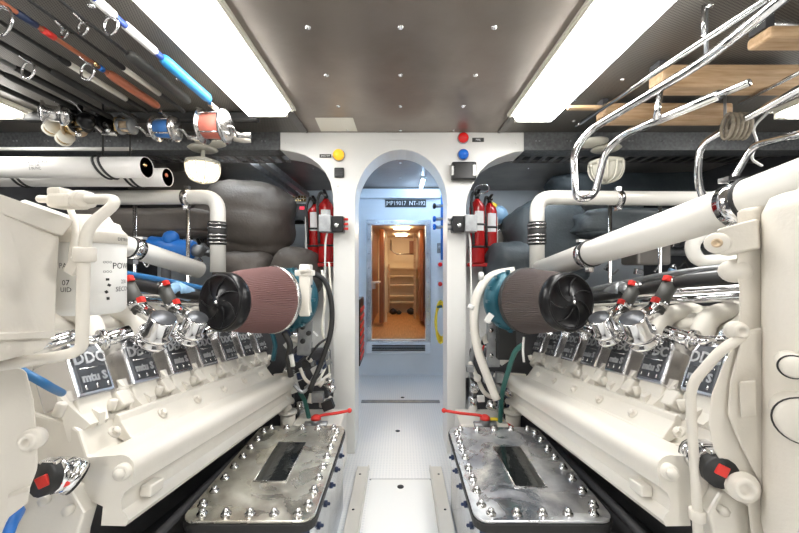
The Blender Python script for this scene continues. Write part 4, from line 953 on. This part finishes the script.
# dark bilge shapes beneath the manifolds
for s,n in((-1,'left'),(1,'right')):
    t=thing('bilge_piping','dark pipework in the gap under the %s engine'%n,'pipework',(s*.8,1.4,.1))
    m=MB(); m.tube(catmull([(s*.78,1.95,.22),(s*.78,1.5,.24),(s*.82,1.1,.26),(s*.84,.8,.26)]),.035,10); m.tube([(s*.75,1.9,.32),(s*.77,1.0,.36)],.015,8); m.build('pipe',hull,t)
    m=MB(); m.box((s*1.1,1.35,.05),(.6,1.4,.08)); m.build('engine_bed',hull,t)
# ================================================================ front castings, right side
def Q(pts,Y): return [((px-CX)/F*Y,CH-(py-CY)/F*Y) for px,py in pts]
Y0=.80
t=thing('front_housing','large cream coolant housing with bosses at the front of right engine','housing',P(760,350,Y0))
VR=V((.26,.12,0)); VL=V((-.26,.12,0))
m=MB(); m.prism3([P(a_,b_,Y0) for a_,b_ in [(735,208),(790,200),(800,300),(800,400),(820,470),(820,560),(752,560),(745,500),(728,478),(712,452),(706,425),(709,395),(722,362),(737,335),(737,285),(733,275),(735,255)]],VR,.014); m.build('main_casting',cream2,t)
m=MB(); m.prism3([P(a_,b_,Y0-.012) for a_,b_ in [(741,330),(768,325),(768,400),(790,460),(800,540),(770,540),(760,490),(735,440),(725,415),(728,380)]],VR,.012); m.build('front_rib',cream2,t)
m=MB(); m.prism3([P(a_,b_,Y0-.02) for a_,b_ in [(716,229),(757,218),(760,248),(720,256)]],(.06,.05,0),.005); m.cyl(P(717,243,Y0-.02),P(717,243,Y0-.02)+V((.05,.05,0)),.023,seg=22,bev=.003); m.build('lifting_arm',cream2,t)
m=MB(); m.lathe([(.010,0),(.010,.003),(.005,.003),(.005,.001),(0,.001)],P(717,243,Y0-.0205),(-.7,-.7,0),18); m.build('arm_bush',tan,t)
m=MB(); m.ball(P(735,271,Y0+.02),.03,14,(.032,.03,.027)); m.build('round_bulge',cream2,t)
def boss(px,py,Y,r,t,lab='bolt_boss',mt=cream2):
    m=MB(); m.lathe([(r,-.014),(r,0),(r*.92,.006),(r*.72,.006),(r*.70,.012),(r*.62,.015),(r*.34,.015),(r*.32,.007),(0,.007)],P(px,py,Y),(-.25 if px>400 else .25,-1,.1),22); return m.build(lab,mt,t)
boss(738,331,Y0-.005,.021,t); boss(743,487,Y0-.01,.033,t)
m=MB(); m.prism3([P(a_,b_,Y0-.022) for a_,b_ in [(739,383),(756,381),(757,416),(741,418)]],(.03,.03,0),.003); m.build('cast_pad',cream2,t)
m=MB(); m.cyl(P(722,476,Y0+.03),P(737,484,Y0),.028,seg=16); m.build('hose_spigot',cream2,t)
# big cylinder at the very edge
m=MB(); z1=P(0,197,.70).z; m.lathe([(.02,-.75),(.075,-.74),(.082,-.70),(.082,-.02),(.070,.012),(.035,.03),(0,.034)],(.732+.125,.74,z1),(0,0,1),40); m.build('coolant_cylinder',cream2,t)
for a_,b_,q_ in ((795,368,.020),(806,423,.042)):
    p_=P(a_,b_,.66); m=MB(); m.cyl(p_+V((.05,.06,0)),p_,q_,seg=28,bev=.006); o_=m.build('side_boss',cream2,t); m=MB(); m.ring(p_+V((.004,.006,0)),(.7,.8,0),q_+.001,.0016,28,6); m.build('seam_ring',rubber,o_)
t2=thing('vent_pipe','thin cream pipe bending down in front of the right engine','pipe',P(690,430,.82))
m=MB(); m.tube(fillet([P(742,337,.79),P(722,349,.80),P(690,385,.84),P(692,430,.84),P(697,500,.83),P(699,560,.82)],.035),.0105,12); m.build('pipe',cream2,t2)
m=MB(); m.cyl(P(697,509,.83),P(697.5,520,.83),.0165,seg=14,bev=.002); m.build('collar',cream2,t2)
def rubber_joint(pts,lab,s):
    t=thing('hose_joint',lab,'hose joint',P(*pts[1])); m=MB(); p=[P(*q) for q in pts]
    m.tube(catmull(p),.035,16); m.build('rubber_hose',rubber,t)
    c=catmull(p); 
    for f in (.2,.45,.78):
        i=int(f*(len(c)-2)); m=MB(); d=(c[i+1]-c[i]).normalized(); m.cyl(c[i]-d*.007,c[i]+d*.007,.0375,seg=18); m.box(c[i]+V((0,-.01,.036)),(.035,.02,.012),None,.003); m.build('hose_clamp',chrome,t)
        if f!=.45 or s<0: 
            m=MB(); m.box(c[i]+V((-s*.006,-.034,.006)),(.026,.008,.024),Mx.Rotation(R(s*25),3,'Y'),.002); m.build('red_tag',redp,t)
rubber_joint([(694,453,.90),(707,461,.85),(722,474,.80)],'black rubber hose joint with red tag at the front of right engine',1)
rubber_joint([(78,478,.84),(62,474,.82),(40,480,.78)],'black rubber hose joint with red tags at the front of left engine',-1)
# ================================================================ front castings, left side
Yl=.66
t=thing('front_housing','large cream box-shaped coolant housing at the front of left engine','housing',P(30,300,Yl))
YY=lambda px_: .56+.0022*px_
m=MB(); m.prism3([P(a_,b_,YY(a_)+.012) for a_,b_ in [(-50,205),(0,207),(61,234),(59,270),(56,335),(44,352),(0,362),(-50,370)]],VL,.010); m.build('box_casting',cream2,t)
m=MB(); m.prism3([P(a_,b_,YY(a_)) for a_,b_ in [(-50,179),(0,194),(76,220),(63,236),(0,213),(-50,196)]],VL,.004); m.build('top_flange',cream2,t)
m=MB(); m.prism3([P(a_,b_,YY(a_)+.007) for a_,b_ in [(-50,335),(56,331),(55,338),(-50,343)]],VL*.1,.002); m.build('lower_lip',cream2,t)
m=MB(); m.prism3([P(a_,b_,Yl+.05) for a_,b_ in [(-50,350),(28,368),(36,400),(40,440),(40,470),(28,500),(10,520),(0,545),(-50,545)]],VL,.012); m.build('lower_bracket',cream2,t)
boss(31,440,Yl+.045,.021,t)
m=MB(); m.prism3([P(a_,b_,Yl+.035) for a_,b_ in [(8,498),(30,490),(28,503),(6,520)]],(-.03,.03,0),.002); m.build('cast_pad',cream2,t)
t=thing('vent_pipe','cream pipe loop framing the left coolant housing','pipe',P(84,300,.62))
m=MB(); m.tube(fillet([P(88,199,.68),P(122,199,.66),P(88,226,.62),P(84,250,.62),P(82,350,.61),P(62,356,.60),P(-40,372,.60)],.035),.0092,14); m.build('pipe',cream2,t)
m=MB(); m.cyl(P(85,247,.62),P(84.5,262,.62),.0165,seg=18,bev=.003); m.box(P(76,266,.63),(.02,.02,.03),Mx.Rotation(R(30),3,'Y'),.003); m.build('collar',cream2,t)
m=MB(); c=P(66,199,.70); m.box(c+V((0,0,-.005)),(.045,.04,.028),None,.007); m.box(P(61,193,.70),(.028,.035,.018),None,.006); m.cyl(P(73,200,.70),P(91,200,.69),.0155,seg=16,bev=.003); m.cyl(P(79,200,.70),P(84,200,.695),.019,seg=16,bev=.002); m.cyl(P(40,199,.74),P(60,200,.72),.008,seg=10); m.build('valve_fitting',cream2,t)
m=MB(); m.tube(fillet([P(70,208,.74),P(76,225,.72),P(72,262,.68)],.02),.006,10); m.box(P(79,262,.70),(.018,.02,.05),Mx.Rotation(R(40),3,'Y'),.003); m.build('bracket_web',cream2,t)
# fuel filter canister
Yc=.80; c=P(92,276,Yc); r=.062
t=thing('spin_on_filter','white spin-on fuel filter canister behind the left cream pipe loop','filter',c)
zt_=P(0,244,Yc).z; zb=P(0,312,Yc).z
m=MB(); m.lathe([(r*.85,zb-.002),(r*.97,zb+.004),(r,zb+.014),(r,zt_)],(c.x,Yc,0),(0,0,1),40); m.build('canister',white,t)
m=MB(); zz=zt_; m.lathe([(r*1.02,zz),(r*1.03,zz+.022),(r*.98,zz+.026),(r*.86,zz+.034),(r*.80,zz+.045),(r*.6,zz+.05),(r*.5,zz+.062),(0,zz+.063)],(c.x,Yc,0),(0,0,1),40); m.build('filter_head',cream2,t)
def wrap(m,txt,size,ang,z,rr):
    m.text(txt,size,lambda w_:V((c.x+rr*math.sin(ang+w_.x/rr),Yc-rr*math.cos(ang+w_.x/rr),z+w_.y)),.0002)
m=MB(); a0=math.atan2(-c.x,Yc)
for tx,sz,an,py in (('POWERGUARD',.019,a0+1.62,266),('230',.012,a0+1.05,283),('SECONDARY',.0145,a0+1.36,291),('OOO',.007,a0+.42,262),('OOO',.007,a0+.42,272),('PAD',.016,a0-.72,266),('07',.016,a0-.72,283),('UID',.014,a0-.72,290)):
    wrap(m,tx,sz,an,P(0,py,Yc-r).z,r+.0006)
m.build('lettering',inkblack,t)
m=MB(); wrap(m,'DETROIT',.010,a0+1.05,zz+.010,r*1.03+.0006); m.build('lettering',inkblack,t)
# pictograms
m=MB()
for k,(dx,py) in enumerate(((0,280),(.003,286),(-.002,293),(.001,300))):
    an=a0+.42+dx/r; z=P(0,py,Yc-r).z; p=V((c.x+(r+.0004)*math.sin(an),Yc-(r+.0004)*math.cos(an),z)); m.box(p,(.006,.0012,.005),Mx.Rotation(an,3,'Z')@Mx.Rotation(.5*k,3,'Y'))
m.build('pictogram',inkblack,t)
# blue hoses low left
t=tag(MB().tube(catmull([P(20,370,.80),P(40,381,.80),P(52,388,.84),P(62,393,.9)]),.009,10).build('blue_hose',bluehose),'dark blue hose under the left coolant housing','hose')
t=tag(MB().tube(catmull([P(4,540,.74),P(10,524,.76),P(17,512,.80)]),.014,10).build('blue_hose',blue),'bright blue hose at the lower left corner','hose')
